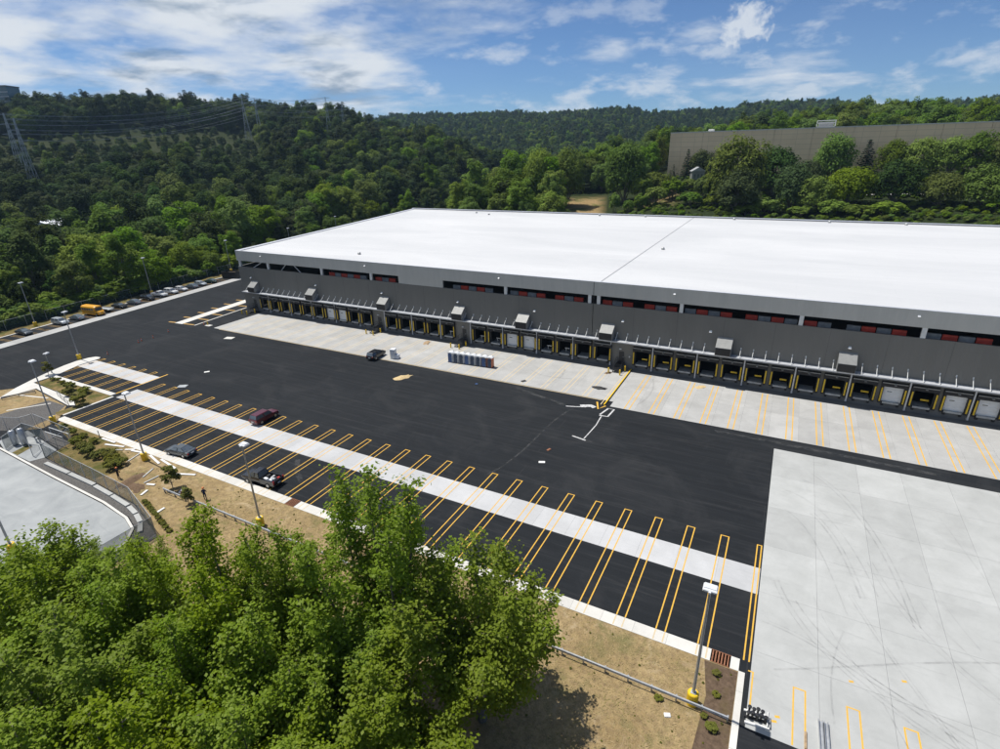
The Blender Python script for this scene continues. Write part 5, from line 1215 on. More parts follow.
# ------------------------------------------------------------------ vehicles
def loft(mb, stations, closed=True):
    """stations: list of rings (same point count), joined and capped"""
    n = len(stations[0]); vs = [p for r in stations for p in r]
    fs = [(k * n + i, k * n + (i + 1) % n, (k + 1) * n + (i + 1) % n, (k + 1) * n + i) for k in range(len(stations) - 1) for i in range(n)]
    fs += [tuple(range(n - 1, -1, -1)), tuple((len(stations) - 1) * n + i for i in range(n))]
    mb.add(vs, fs)
def body_ring(x, zb, zt, hw, tuck=0.9, crown=0.03):
    h = zt - zb
    half = [(hw * tuck, zb), (hw, zb + h * 0.28), (hw, zb + h * 0.62), (hw * 0.955, zt - h * 0.06), (hw * 0.80, zt)]
    pts = [(x, -y, z) for y, z in half] + [(x, 0, zt + crown)] + [(x, y, z) for y, z in reversed(half)]
    return pts
SPEC = {
    'sedan':  dict(L=4.75, W=1.82, H=1.45, belt=0.93, hood=[(-2.37, .42, .78, .80), (-2.25, .25, .92, .88), (-1.5, .2, .97, .91), (0.8, .2, .95, .91), (1.9, .22, .82, .89), (2.25, .28, .72, .83), (2.38, .40, .60, .72)], cab=(-1.85, -1.05, 0.35, 1.15), roofw=0.62),
    'suv':    dict(L=4.75, W=1.90, H=1.76, belt=1.08, hood=[(-2.38, .48, .95, .84), (-2.28, .3, 1.08, .93), (-1.5, .28, 1.10, .95), (0.9, .28, 1.08, .95), (1.9, .3, 1.0, .93), (2.25, .36, .92, .87), (2.38, .48, .78, .76)], cab=(-2.25, -2.0, 0.45, 1.12), roofw=0.72),
    'hatch':  dict(L=4.3, W=1.78, H=1.52, belt=0.97, hood=[(-2.15, .42, .85, .78), (-2.05, .26, .96, .87), (-1.3, .22, .99, .89), (0.8, .22, .97, .89), (1.75, .24, .85, .87), (2.05, .3, .74, .80), (2.15, .42, .62, .70)], cab=(-2.0, -1.5, 0.3, 1.1), roofw=0.64),
    'pickup': dict(L=5.7, W=1.95, H=1.85, belt=1.12, hood=[(0.0 - .45, .42, 1.12, .96), (1.4, .42, 1.12, .97), (2.3, .44, 1.08, .95), (2.72, .48, 1.0, .90), (2.85, .55, .86, .80)], cab=(-0.42, -0.15, 0.85, 1.45), roofw=0.74)}
def wheel(t, x, y, r=0.33):
    s = 1 if y > 0 else -1
    w = link('wheel', cached(('tyre', r, s), lambda: MB().tube((0, -0.11 * s, 0), (0, 0.11 * s, 0), r, n=14), M['tyre'], False), t, (x, y, r))
    link('rim', cached(('rim', r, s), lambda: MB().tube((0, 0.10 * s, 0), (0, 0.125 * s, 0), r * 0.62, r * 0.55, n=12), M['rim']), w)
def car(kind, x, y, rz, paint, label, z=0.006, group=None, cat='car', name=None):
    S = SPEC[kind]; hw = S['W'] / 2
    t = thing(name or {'sedan': 'parked_car', 'suv': 'parked_suv', 'hatch': 'parked_car', 'pickup': 'pickup_truck'}[kind], label, cat, (x, y, z), rz, group)
    a, b, c, d = S['cab']; zb, zr, rw, bw = S['belt'] - 0.02, S['H'], S['roofw'], hw * 0.93
    def body():
        mb = MB(); loft(mb, [body_ring(q[0], q[1], q[2], q[3]) for q in S['hood']])
        k = 0.05
        mb.add([(a, -bw, zb), (d, -bw, zb), (d, bw, zb), (a, bw, zb), (b, -rw, zr - k), (c, -rw, zr - k), (c, rw, zr - k), (b, rw, zr - k), (b + .1, -rw + .12, zr), (c - .12, -rw + .12, zr), (c - .12, rw - .12, zr), (b + .1, rw - .12, zr)],
               [(0, 1, 5, 4), (1, 2, 6, 5), (2, 3, 7, 6), (3, 0, 4, 7), (4, 5, 9, 8), (5, 6, 10, 9), (6, 7, 11, 10), (7, 4, 8, 11), (8, 9, 10, 11)])
        if kind == 'pickup':
            mb.box(-2.85, -0.45, -0.95, -0.86, 0.45, 1.12).box(-2.85, -0.45, 0.86, 0.95, 0.45, 1.12).box(-2.85, -2.77, -0.859, 0.859, 0.45, 1.1).box(-2.769, -0.451, -0.859, 0.859, 0.45, 0.62)
        return mb
    link('body', cached(('body', kind, paint), body, M[paint]), t)
    def panel(p0, p1, p2, p3, inset=0.09, off=0.012):
        P = [Vector(q) for q in (p0, p1, p2, p3)]; cen = sum(P, Vector()) / 4
        n = (P[1] - P[0]).cross(P[3] - P[0]).normalized()
        if n.dot(cen - Vector((cen.x * 0.0 + (a + d) / 2, 0, zb))) < 0: n = -n
        Q = [q.lerp(cen, inset) + n * off for q in P]; R = [q + n * 0.006 for q in Q]
        return lambda: MB().add(Q + R, [(0, 1, 2, 3), (7, 6, 5, 4), (0, 4, 5, 1), (1, 5, 6, 2), (2, 6, 7, 3), (3, 7, 4, 0)])
    G = M['glass_dark']; zt = zr - 0.05
    link('windshield', cached(('ws', kind), panel((d, -bw, zb + .04), (d, bw, zb + .04), (c, rw, zt), (c, -rw, zt)), G), t)
    link('rear_window', cached(('rw', kind), panel((a, -bw, zb + .04), (a, bw, zb + .04), (b, rw, zt), (b, -rw, zt)), G), t)
    mid, midt = (a + d) / 2 - 0.05, (b + c) / 2 - 0.05
    for s in (-1, 1):
        link('side_window', cached(('sw1', kind, s), panel((mid + .04, s * bw, zb + .06), (d, s * bw, zb + .06), (c, s * rw, zt), (midt + .04, s * rw, zt), 0.12), G), t)
        link('side_window', cached(('sw2', kind, s), panel((a, s * bw, zb + .06), (mid - .04, s * bw, zb + .06), (midt - .04, s * rw, zt), (b, s * rw, zt), 0.12), G), t)
        link('mirror', cached(('mir', paint), lambda: MB().bev(-0.07, 0.07, -0.1, 0.1, 0, 0.14, 0.03), M[paint]), t, (d - 0.25, s * (hw + 0.08), S['belt'] + 0.02))
        fx = S['hood'][-2][0]
        link('headlight', cached(('hl', kind), lambda: MB().bev(-0.1, 0.08, -0.2, 0.2, 0, 0.13, 0.03), M['lens_clear']), t, (fx + 0.02, s * hw * 0.68, S['hood'][-1][2] - 0.10))
        bx = -2.86 if kind == 'pickup' else S['hood'][0][0]
        link('taillight', cached(('tl', kind), lambda: MB().bev(-0.03, 0.1, -0.12, 0.12, 0, 0.2 if kind != 'pickup' else 0.4, 0.02), M['lens_red']), t, (bx, s * hw * (0.80 if kind != 'pickup' else 0.9), (S['belt'] - 0.30)))
        wb = S['L'] * 0.29; r = 0.33 if kind in ('sedan', 'hatch') else 0.38
        wheel(t, wb + (0.15 if kind == 'pickup' else 0.05), s * (hw - 0.10), r); wheel(t, -wb - (0.1 if kind == 'pickup' else 0), s * (hw - 0.10), r)
    bx = -2.9 if kind == 'pickup' else S['hood'][0][0] - 0.02
    link('number_plate', cached('plate', lambda: MB().box(-0.03, 0, -0.25, 0.25, 0.0, 0.14), M['lens_clear']), t, (bx, 0, 0.62))
    return t
def vehicles():
    car('suv', -77.2, 28.8, math.radians(93), 'paint_black', 'black SUV parked on the edge of the dock apron', cat='SUV')
    car('suv', -75.3, -2.2, math.radians(91), 'paint_maroon', 'maroon SUV parked across the concrete strip of the trailer row', cat='SUV')
    car('sedan', -77.8, -15.35, math.radians(188), 'paint_slate', 'dark grey sedan parked along the white kerb')
    p = car('pickup', -60.4, -15.2, math.radians(185), 'paint_black', 'black pickup with loaded bed parked along the white kerb', cat='pickup')
    lab = ['white cooler box in the bed of the black pickup', 'pale blue bag in the bed of the black pickup', 'grey toolbox across the bed of the black pickup', 'red can in the bed of the black pickup', 'folded silver dolly sticking out of the pickup bed', 'dark crate at the cab end of the pickup bed']
    its = [('cooler_box', (-1.0, 0.3), (.7, .4, .42), 'toilet_white'), ('cargo_bag', (-2.0, 0.35), (.6, .5, .5), 'house_roof'), ('toolbox', (-1.55, -0.35), (.35, .8, .4), 'pole_grey'), ('fuel_can', (-2.4, -0.5), (.3, .35, .42), 'cone_red'), ('hand_dolly', (-2.35, 0.25), (.5, .4, .65), 'galvanised'), ('crate', (-0.75, -0.4), (.45, .6, .4), 'black_steel')]
    R = Matrix.Rotation(math.radians(185), 3, 'Z')
    for (n, (dx, dy), (sx, sy, sz), m), l in zip(its, lab):
        q = R @ Vector((dx, dy, 0))
        mb = MB().bev(-sx / 2, sx / 2, -sy / 2, sy / 2, 0, sz, 0.05)
        if n == 'hand_dolly': mb.tube((-.2, -.1, sz), (-.5, -.1, sz + .3), .03).tube((-.2, .15, sz), (-.5, .15, sz + .3), .03)
        elif n == 'fuel_can': mb.tube((0, 0, sz), (0, .1, sz + .08), .04)
        else: mb.box(-sx * .3, sx * .3, -.04, .04, sz - .005, sz + .03)
        tag(mb.build(n, M[m], loc=(-60.4 + q.x, -15.2 + q.y, 0.632), rz=math.radians(185 + RNG.uniform(-12, 12))), l, n.replace('_', ' '), 'load in the pickup bed')
    # left car row, nose out or in, square to the fence
    A = math.atan2(-UX, UY)
    row = [('sedan', 9.4, 'paint_slate', 'dark sedan standing alone near the left edge of the car row', 0), ('suv', 18.3, 'paint_silver', 'silver estate car beside the leftmost verge light pole', 0), ('sedan', 22.7, 'paint_bluegrey', 'grey blue sedan between the silver estate and the yellow bus', 1), 
           ('sedan', 35.0, 'paint_black', 'black sedan right of the grey flat trailer', 0), ('sedan', 39.6, 'paint_bluegrey', 'grey blue car two places right of the grey flat trailer', 1), ('suv', 44.3, 'paint_black', 'black SUV left of the white pickup in the car row', 0),
           ('pickup', 48.7, 'paint_white', 'white pickup in the car row', 0), ('suv', 52.6, 'paint_white', 'white SUV right of the white pickup', 0), ('hatch', 56.4, 'paint_white', 'white hatchback in the car row', 0), ('sedan', 60.5, 'paint_bluegrey', 'grey blue sedan right of the white hatchback', 1), ('hatch', 64.2, 'paint_silver', 'grey hatchback near the right end of the car row', 0), ('sedan', 68.3, 'paint_green', 'green car last in the car row before the container', 1)]
    for k, s, pc, lab, flip in row:
        q = sv(s, 6.9 + (0.4 if k == 'pickup' else 0)); car(k, q[0], q[1], A + (math.pi if flip else 0) + RNG.uniform(-.04, .04), pc, lab, group='cars parked in the left row', cat={'suv': 'SUV', 'pickup': 'pickup'}.get(k, 'car'))
    # short yellow bus
    q = sv(27.4, 6.7); t = thing('yellow_bus', 'short yellow school bus in the car row', 'bus', (q[0], q[1], 0.006), A)
    ring = lambda x, hw, z0, z1: [(x, -hw, z0), (x, -hw, z1 - .5), (x, -hw * .88, z1 - .18), (x, -hw * .5, z1), (x, hw * .5, z1), (x, hw * .88, z1 - .18), (x, hw, z1 - .5), (x, hw, z0)]
    mb = MB(); loft(mb, [ring(-3.3, 1.1, .45, 2.7), ring(-3.2, 1.15, .4, 2.8), ring(1.9, 1.15, .4, 2.8), ring(2.2, 1.12, .4, 2.65)]); loft(mb, [body_ring(2.1, .45, 1.45, .98), body_ring(3.0, .45, 1.38, .92), body_ring(3.3, .5, 1.15, .8)]); mb.build('body', M['bus_yellow'], t)
    for s in (-1, 1):
        for k in range(5): MB().box(-3.0 + k * .95, -2.2 + k * .95, s * 1.152, s * 1.165, 1.6, 2.2).build('side_window', M['glass_dark'], t)
        MB().box(-3.2, 1.9, s * 1.152, s * 1.17, 1.2, 1.3).build('side_stripe', M['black_steel'], t)
        wheel(t, 2.3, s * 1.0, .42); wheel(t, -1.9, s * 1.0, .42)
        MB().bev(3.2, 3.33, s * .6 - .12, s * .6 + .12, .8, 1.0, .02).build('headlight', M['lens_clear'], t)
        MB().bev(-3.34, -3.28, s * .8 - .12, s * .8 + .12, 1.0, 1.25, .02).build('taillight', M['lens_red'], t)
    MB().box(2.205, 2.22, -.9, .9, 1.55, 2.3).build('windshield', M['glass_dark'], t); MB().box(-3.325, -3.302, -.8, -.05, 1.5, 2.25).build('rear_window', M['glass_dark'], t); MB().box(-3.325, -3.302, .05, .8, 1.5, 2.25).build('rear_window', M['glass_dark'], t)
    q = sv(31.2, 7.6); t = thing('flat_trailer', 'grey flat trailer between the yellow bus and the black sedan', 'trailer', (q[0], q[1], 0.006), A)
    MB().box(-2.4, 2.4, -1.0, 1.0, 0.62, 0.72).box(-2.4, 2.4, -1.02, -.95, .72, .95).box(-2.4, 2.4, .95, 1.02, .72, .95).build('deck', M['leveler_grey'], t); MB().tube((2.4, -.5, .6), (3.5, 0, .5), .05).tube((2.4, .5, .6), (3.5, 0, .5), .05).build('drawbar', M['black_steel'], t)
    for s in (-1, 1): wheel(t, -.5, s * 1.02, .32)
    q = sv(76.5, 5.2); t = thing('waste_container', 'large dark roll-off container at the building corner', 'container', (q[0], q[1], 0.006), A + .15)
    MB().box(-3.2, 3.2, -1.2, -1.1, .2, 2.4).box(-3.2, 3.2, 1.1, 1.2, .2, 2.4).box(-3.2, -3.1, -1.099, 1.099, .2, 2.4).box(3.1, 3.2, -1.099, 1.099, .2, 2.4).box(-3.099, 3.099, -1.099, 1.099, .2, .3).build('tub', M['black_steel'], t)
    for k in range(7):
        for s in (-1.24, 1.2): MB().box(-2.9 + k * .95, -2.8 + k * .95, s, s + .04, .25, 2.35).build('rib', M['man_door'], t)
    for s in (-.7, .7): MB().box(-3.1, 3.1, s - .08, s + .08, 0, .2).build('skid', M['man_door'], t)
    MB().box(-1.5, 1.2, -.8, .8, .3, 2.0).box(.2, 2.6, -.9, .5, .3, 1.8).build('rubble', M['wood'], t)
vehicles()

# ------------------------------------------------------------------ portable toilets and loose gear on the apron
def toilets():
    for i in range(8):
        end = i == 7
        x = -61.0 + i * 1.28; y = 33.3 + i * 0.09
        lab = ['leftmost portable toilet of the row', 'second portable toilet from the left', 'third portable toilet from the left', 'fourth portable toilet from the left', 'fifth portable toilet from the left', 'third portable toilet from the orange end', 'brown framed portable toilet next to the orange one', 'orange sided portable toilet at the right end of the row'][i]
        t = thing('portable_toilet', lab + ', navy door and white roof', 'portable toilet', (x, y, 0.008), 0.05, 'portable toilets on the apron')
        side = M['toilet_orange'] if end else (M['toilet_brown'] if i == 6 else M['toilet_white'])
        MB().bev(-0.54, 0.54, -0.54, 0.56, 0.1, 2.05, 0.06).build('cabin', side, t)
        MB().box(-0.58, 0.58, -0.58, 0.58, 0, 0.1).build('skid_base', M['rubber'], t)
        d = MB().side([(-0.43, .14), (.43, .14), (.43, 1.72), (.36, 1.86), (.2, 1.97), (0, 2.0), (-.2, 1.97), (-.36, 1.86), (-.43, 1.72)], -0.58, -0.545).build('door', M['toilet_navy'] if i % 3 else M['toilet_blue'], t)
        MB().box(0.3, 0.36, -0.62, -0.581, 1.0, 1.18).build('handle', M['pole_grey'], d)
        mb = MB(); loft(mb, [[(-.6, yy, 2.05), (-.6, yy, 2.1), (-.35, yy, 2.24), (0, yy, 2.3), (.35, yy, 2.24), (.6, yy, 2.1), (.6, yy, 2.05)] for yy in (-.6, .6)]); mb.build('roof', M['toilet_white'], t)
        MB().tube((.38, .4, 2.0), (.38, .4, 2.45), .05).build('vent_pipe', M['pole_grey'], t)
toilets()
def gear():
    t = thing('wash_station', 'white and blue portable wash station standing beside the black SUV', 'wash station', (-73.3, 30.0, 0.008), 0.25)
    MB().bev(-.65, .35, -.55, .55, .12, 2.0, .06).build('tank', M['toilet_white'], t); MB().box(-.70, -.651, -.5, .5, .2, 1.9).build('side_panel', M['toilet_blue'], t); MB().bev(.36, 1.1, -.45, .45, .1, .95, .05).build('basin', M['house_roof'], t)
    MB().box(-.7, 1.1, -.58, .58, 0, .1).build('skid_base', M['pole_grey'], t); MB().box(-.68, .38, -.58, .58, 2.0, 2.1).build('lid', M['house_roof'], t)
    # orange-red cones near the left, small yellow footing
    for i, (x, y, lab) in enumerate(((-138.2, 21.5, 'farthest traffic cone of the loose group on the asphalt'), (-137.1, 16.9, 'traffic cone in the middle of the loose group on the asphalt'), (-136.9, 13.2, 'left traffic cone of the close pair on the asphalt'), (-137.5, 14.3, 'right traffic cone of the close pair on the asphalt'), (-135.0, 5.2, 'traffic cone by the tip of the corner pavement'), (-135.4, 29.4, 'red traffic cone beside the lone yellow bollard'))):
        t = thing('traffic_cone', lab, 'traffic cone', (x, y, 0.005), i, 'traffic cones')
        link('cone', cached('cone', lambda: MB().lathe([(.17, .03), (.13, .25), (.09, .45), (.04, .72)], n=10), M['cone_orange' if i != 5 else 'cone_red']), t); link('foot', cached('cone_foot', lambda: MB().bev(-.22, .22, -.22, .22, 0, .04, .01), M['rubber']), t)
        link('collar', cached('cone_collar', lambda: MB().lathe([(.125, .30), (.105, .42)], n=10), M['helmet_white']), t)
    def slab(name, x, y, sx, sy, h, rz, mat, lab, cat):
        tag(MB().bev(-sx / 2, sx / 2, -sy / 2, sy / 2, 0, h, min(h * .4, .05)).build(name, M[mat], loc=(x, y, 0.008), rz=rz), lab, cat)
    slab('metal_plate', -101.8, .9, 1.7, 1.2, .06, .5, 'leveler_grey', 'grey square plate lying beside the trailer stalls', 'plate')
    slab('paper_sheet', -104.2, 7.8, 1.0, .6, .03, .9, 'plank_white', 'white scrap lying on the open asphalt', 'scrap')
    slab('concrete_patch', -119.2, 24.6, 2.2, 1.5, .03, .3, 'concrete_white', 'pale patch on the asphalt in front of the apron corner', 'patch')
    slab('foam_board', -28.4, 5.4, .9, .5, .04, .4, 'plank_white', 'bright white scrap in the middle of the asphalt', 'scrap')
    slab('broken_brick', -28.8, 8.9, .7, .4, .12, 1.2, 'rust', 'reddish lump on the asphalt above the white scrap', 'rubble')
    slab('black_mat', -42.9, 30.2, 1.0, .7, .06, 1.0, 'rubber', 'small black mat on the apron right of the toilets', 'mat')
    slab('blue_drum_lid', -50.4, 25.3, .5, .45, .08, 0, 'toilet_blue', 'small blue lid on the asphalt below the toilets', 'lid')
    def heap(name, x, y, r, h, mat, lab, cat, seed):
        g = np.random.default_rng(seed); mb = MB(); n = 16; vs = [(0, 0, h)]; fs = []
        for j, (rr, hh) in enumerate(((.35, .75), (.7, .35), (1, 0))):
            for k in range(n):
                a = 2 * math.pi * k / n; q = r * rr * g.uniform(.65, 1.3); vs.append((math.cos(a) * q * 1.5, math.sin(a) * q * .8, max(0, h * hh * g.uniform(.7, 1.2))))
        fs += [(0, 1 + k, 1 + (k + 1) % n) for k in range(n)]
        for j in range(2): fs += [(1 + j * n + k, 1 + (j + 1) * n + k, 1 + (j + 1) * n + (k + 1) % n, 1 + j * n + (k + 1) % n) for k in range(n)]
        mb.add(vs, fs); tag(mb.build(name, M[mat], smooth=True, loc=(x, y, 0.006), rz=seed), lab, cat)
    heap('sand_heap', -65.2, 22.2, 1.2, .35, 'sand', 'heap of yellow sand on the asphalt below the wash station', 'sand', 1)
    heap('wood_scrap_heap', -72.6, 41.2, 1.0, .2, 'wood', 'low heap of wood scraps at the dock wall left of the toilets', 'scrap', 2)
    heap('black_sheet_heap', -28.8, 33.0, .9, .2, 'rubber', 'crumpled black sheeting on the apron left of the yellow kerb', 'sheeting', 3)
    heap('rubbish_heap', -29.6, 40.6, .6, .2, 'dirt_brown', 'small rubbish heap in front of the dock stair by the yellow kerb', 'rubbish', 4)
    heap('soil_heap', -77.4, -23.0, 1.3, .35, 'dirt_brown', 'brown soil heap behind the curving fence', 'soil', 5)
    heap('soil_heap', -75.0, -23.6, 1.0, .3, 'dirt_brown', 'smaller soil heap right of the larger one by the fence', 'soil', 6)
    heap('sand_heap', -12.5, 40.9, .8, .06, 'sand', 'thin spill of sand at the dock wall foot right of the yellow kerb', 'sand', 7)
    # white planks thrown on the verge
    PL = [((-93.9, -17.9), (-90.5, -17.8), 'plank_white', 'leftmost white plank against the kerb'), ((-91.4, -18.8), (-87.8, -17.95), 'plank_white', 'broad white plank slanting to the kerb left of the light pole'), ((-86.8, -18.4), (-85.4, -17.7), 'plank_white', 'short white plank near the kerb left of the light pole'),
          ((-85.6, -18.15), (-83.0, -17.7), 'plank_white', 'white plank just left of the light pole base'), ((-82.9, -20.2), (-83.6, -17.9), 'plank_grey', 'grey board pointing at the kerb left of the light pole'), ((-81.6, -17.75), (-78.0, -18.6), 'plank_white', 'long white plank just right of the light pole'), ((-78.9, -17.75), (-74.6, -18.4), 'plank_white', 'long white plank below the dark sedan'),
          ((-73.6, -19.4), (-70.4, -18.2), 'plank_white', 'long white plank right of the young tree'), ((-77.5, -19.8), (-76.6, -21.8), 'plank_grey', 'grey board lying square to the kerb below the light pole'), ((-74.9, -20.6), (-75.0, -22.6), 'plank_grey', 'grey board between the soil heap and the young tree'), ((-74.4, -22.6), (-73.2, -22.2), 'plank_white', 'short white board above the stray guardrail'),
          ((-72.5, -24.5), (-72.9, -23.4), 'plank_white', 'small white board at the left end of the stray guardrail'), ((-66.9, -25.9), (-67.0, -24.8), 'plank_white', 'small white board below the stray guardrail'), ((-68.3, -22.0), (-69.0, -20.9), 'plank_white', 'small white board at the foot of the young tree'), ((-88.6, -19.3), (-87.0, -18.6), 'plank_grey', 'grey board under the broad slanting plank')]
    for i, (a, b, m, lab) in enumerate(PL):
        a, b = Vector(a), Vector(b); d = b - a; L = d.length; w = 0.32 if m == 'plank_white' else 0.2
        o = MB().bev(0, L, -w / 2, w / 2, 0, .09, .01).build('plank', M[m], loc=(a.x, a.y, 0.045 + .0035 * (i % 4)), rz=math.atan2(d.y, d.x)); tag(o, lab, 'plank', 'planks thrown on the verge')
    t = thing('traffic_post', 'thin dark post standing at the kerb among the planks', 'post', (-94.5, -17.9, .03))
    MB().tube((0, 0, 0), (0, 0, 1.3), .06).build('shaft', M['black_steel'], t); MB().box(-.15, .15, -.15, .15, 0, .05).build('foot', M['black_steel'], t)
    tag(MB().bev(-.25, .25, -.18, .18, 0, .12, .04).build('white_stone', M['plank_white'], loc=(-5.1, -24.0, .02), rz=.4), 'white block on the dry grass below the guardrail', 'block')
    # fittings rack and beams on the big slab
    t = thing('fittings_rack', 'black pipe fittings standing on a low white rack at the slab corner', 'rack', (1.0, -21.3, .008), .12)
    for k in range(3): MB().box(-.85, .85, -.62 + k * .5, -.46 + k * .5, 0, .16).build('bearer', M['plank_white'] if k != 1 else M['black_steel'], t)
    for k in range(9):
        x, y = -.6 + (k % 5) * .3 + (.1 if k > 4 else 0), -.1 + (k // 5) * .42 + .1 * (k % 2); f = MB().lathe([(.08, .16), (.08, .62), (.15, .63), (.15, .70), (.05, .71)], (x, y, 0), 8).build('fitting', M['black_steel'], t)
    MB().tube((.72, -.5, .16), (.8, .5, .5), .07).tube((.9, -.5, .16), (.95, .3, .16), .06).build('spare_pipe', M['pole_grey'], t)
    for i, x in enumerate((5.35, 5.72)):
        tag(MB().box(-.14, .14, -1.3, 1.3, 0, .03).box(-.14, -.11, -1.3, 1.3, .03, .26).box(.11, .14, -1.3, 1.3, .03, .26).build('steel_channel', M['galvanised'], loc=(x, -20.6, .008), rz=.03), ('left' if i == 0 else 'right') + ' of two grey steel channels lying side by side on the slab', 'steel channel', 'steel channels')
    tag(MB().bev(-.08, .08, -.7, .7, 0, .1, .02).build('timber', M['wood'], loc=(4.35, -21.4, .012)), 'short brown timber on a yellow slab line', 'timber')
    for i, (x, y) in enumerate(((2.4, -20.4), (2.2, -20.9), (7.6, -14.5), (11.4, -12.6))): struct(MB().ribbon([Vector((x - .15, y)), Vector((x + .2, y + .1))], .2, .0125 + i * .0003).build('paint_fleck', M['paint_yellow']))
gear()

# ------------------------------------------------------------------ people
def person(name_loc, rz, pose, top, trousers, helmet, label):
    """one continuous skinned figure; trousers, shirt and skin are bands of its material, the hard hat a child"""
    if pose == 'stand':
        J = dict(pel=(0, 0, .95), che=(0.02, 0, 1.30), nec=(.03, 0, 1.50), hea=(.06, 0, 1.66), lh=(0, .10, .90), rh=(0, -.10, .90), lk=(.03, .12, .50), rk=(-.02, -.12, .50), la=(0, .13, .09), ra=(-.05, -.13, .09), lt=(.14, .14, .04), rt=(.09, -.14, .04),
                 ls=(.02, .19, 1.42), rs=(.02, -.19, 1.42), le=(.02, .27, 1.15), re=(.06, -.27, 1.15), lw=(.16, .24, .95), rw=(.24, -.2, 1.02), lf=(.22, .22, .88), rf=(.32, -.18, 1.02))
    else:
        J = dict(pel=(-.12, 0, .72), che=(.22, 0, .98), nec=(.40, 0, 1.08), hea=(.55, 0, 1.12), lh=(-.1, .10, .68), rh=(-.1, -.10, .68), lk=(.12, .16, .42), rk=(.02, -.14, .40), la=(-.05, .15, .09), ra=(-.18, -.14, .09), lt=(.1, .16, .04), rt=(-.03, -.15, .04),
                 ls=(.33, .19, 1.0), rs=(.33, -.19, 1.0), le=(.42, .24, .72), re=(.40, -.24, .72), lw=(.55, .15, .50), rw=(.54, -.15, .50), lf=(.62, .12, .42), rf=(.62, -.12, .42))
    names = list(J); E = [('pel', 'che'), ('che', 'nec'), ('nec', 'hea'), ('pel', 'lh'), ('pel', 'rh'), ('lh', 'lk'), ('rh', 'rk'), ('lk', 'la'), ('rk', 'ra'), ('la', 'lt'), ('ra', 'rt'), ('che', 'ls'), ('che', 'rs'), ('ls', 'le'), ('rs', 're'), ('le', 'lw'), ('re', 'rw'), ('lw', 'lf'), ('rw', 'rf')]
    rad = dict(pel=.15, che=.17, nec=.065, hea=.105, lh=.10, rh=.10, lk=.065, rk=.065, la=.05, ra=.05, lt=.045, rt=.045, ls=.075, rs=.075, le=.05, re=.05, lw=.036, rw=.036, lf=.045, rf=.045)
    fi = 0
    for s, wn, fn in ((1, 'lw', 'lf'), (-1, 'rw', 'rf')):                    # five short fingers on each hand
        base = Vector(J[fn]); d = (base - Vector(J[wn])).normalized(); side = Vector((0, 0, 1)).cross(d).normalized()
        for k in range(5):
            o = side * ((k - 2) * .022) + (d * .055 if k else d * .02 + side * (-.03)); J['f%d%d' % (s, k)] = tuple(base + o + Vector((0, 0, -.02 - .004 * k))); rad['f%d%d' % (s, k)] = .010; E.append((fn, 'f%d%d' % (s, k)))
    names = list(J)
    me = bpy.data.meshes.new('person'); me.from_pydata([J[n] for n in names], [(names.index(a), names.index(b)) for a, b in E], []); me.update()
    o = link('person', me, None, name_loc, rz); tag(o, label, 'person', 'workers on the verge')
    sk = o.modifiers.new('skin', 'SKIN'); sk.use_smooth_shade = True
    for i, n in enumerate(names):
        r = rad[n]; me.skin_vertices[0].data[i].radius = (r * (1.0 if n not in ('che', 'pel') else 1.0), r * (.8 if n in ('che', 'pel') else 1.0)); me.skin_vertices[0].data[i].use_root = (n == 'pel')
    ss = o.modifiers.new('smooth', 'SUBSURF'); ss.levels = 1; ss.render_levels = 1
    key = 'cloth_' + top + trousers
    if key not in M:
        m = Mat(key, .85, spec=.2); g = m.n('ShaderNodeTexCoord'); sp = m.n('ShaderNodeSeparateXYZ'); m.l(g.outputs['Object'], sp.inputs[0])
        lo, hi = (.92, 1.5) if pose == 'stand' else (.66, 1.07)
        T = {'navy': (.02, .03, .09), 'red': (.30, .03, .03), 'dark': (.02, .02, .025), 'orange': (.62, .17, .04), 'jean': (.04, .06, .11), 'tan': (.20, .15, .10)}
        m.color(m.ramp(m.mapr(sp.outputs[2], 0, 2, 0, 1), [(0, T['dark']), (.055, T[trousers]), (lo / 2, T[top]), (hi / 2, (.36, .21, .14))], 'CONSTANT')); M[key] = m.m
    me.materials.append(M[key])
    hx, hy, hz = J['hea']
    MB().lathe([(.165, 0), (.135, .015), (.13, .06), (.10, .12), (.03, .15)], (hx, hy, hz + .045), 12).build('hard_hat', M[helmet], o, True)
    return o
person((-63.9, -21.3, .02), 2.2, 'stand', 'navy', 'jean', 'helmet_orange', 'person in navy clothes and orange hard hat standing on the dry verge')
person((-67.2, -22.0, .02), -0.6, 'bend', 'red', 'jean', 'helmet_white', 'person in a red shirt bending over behind the stray guardrail')
person((-66.3, -21.9, .02), 3.6, 'bend', 'dark', 'tan', 'helmet_white', 'person in dark clothes bending over next to the red shirt')
person((-79.4, -23.4, .02), 0.8, 'stand', 'dark', 'dark', 'helmet_orange', 'person in black standing by the soil heap at the curving fence')

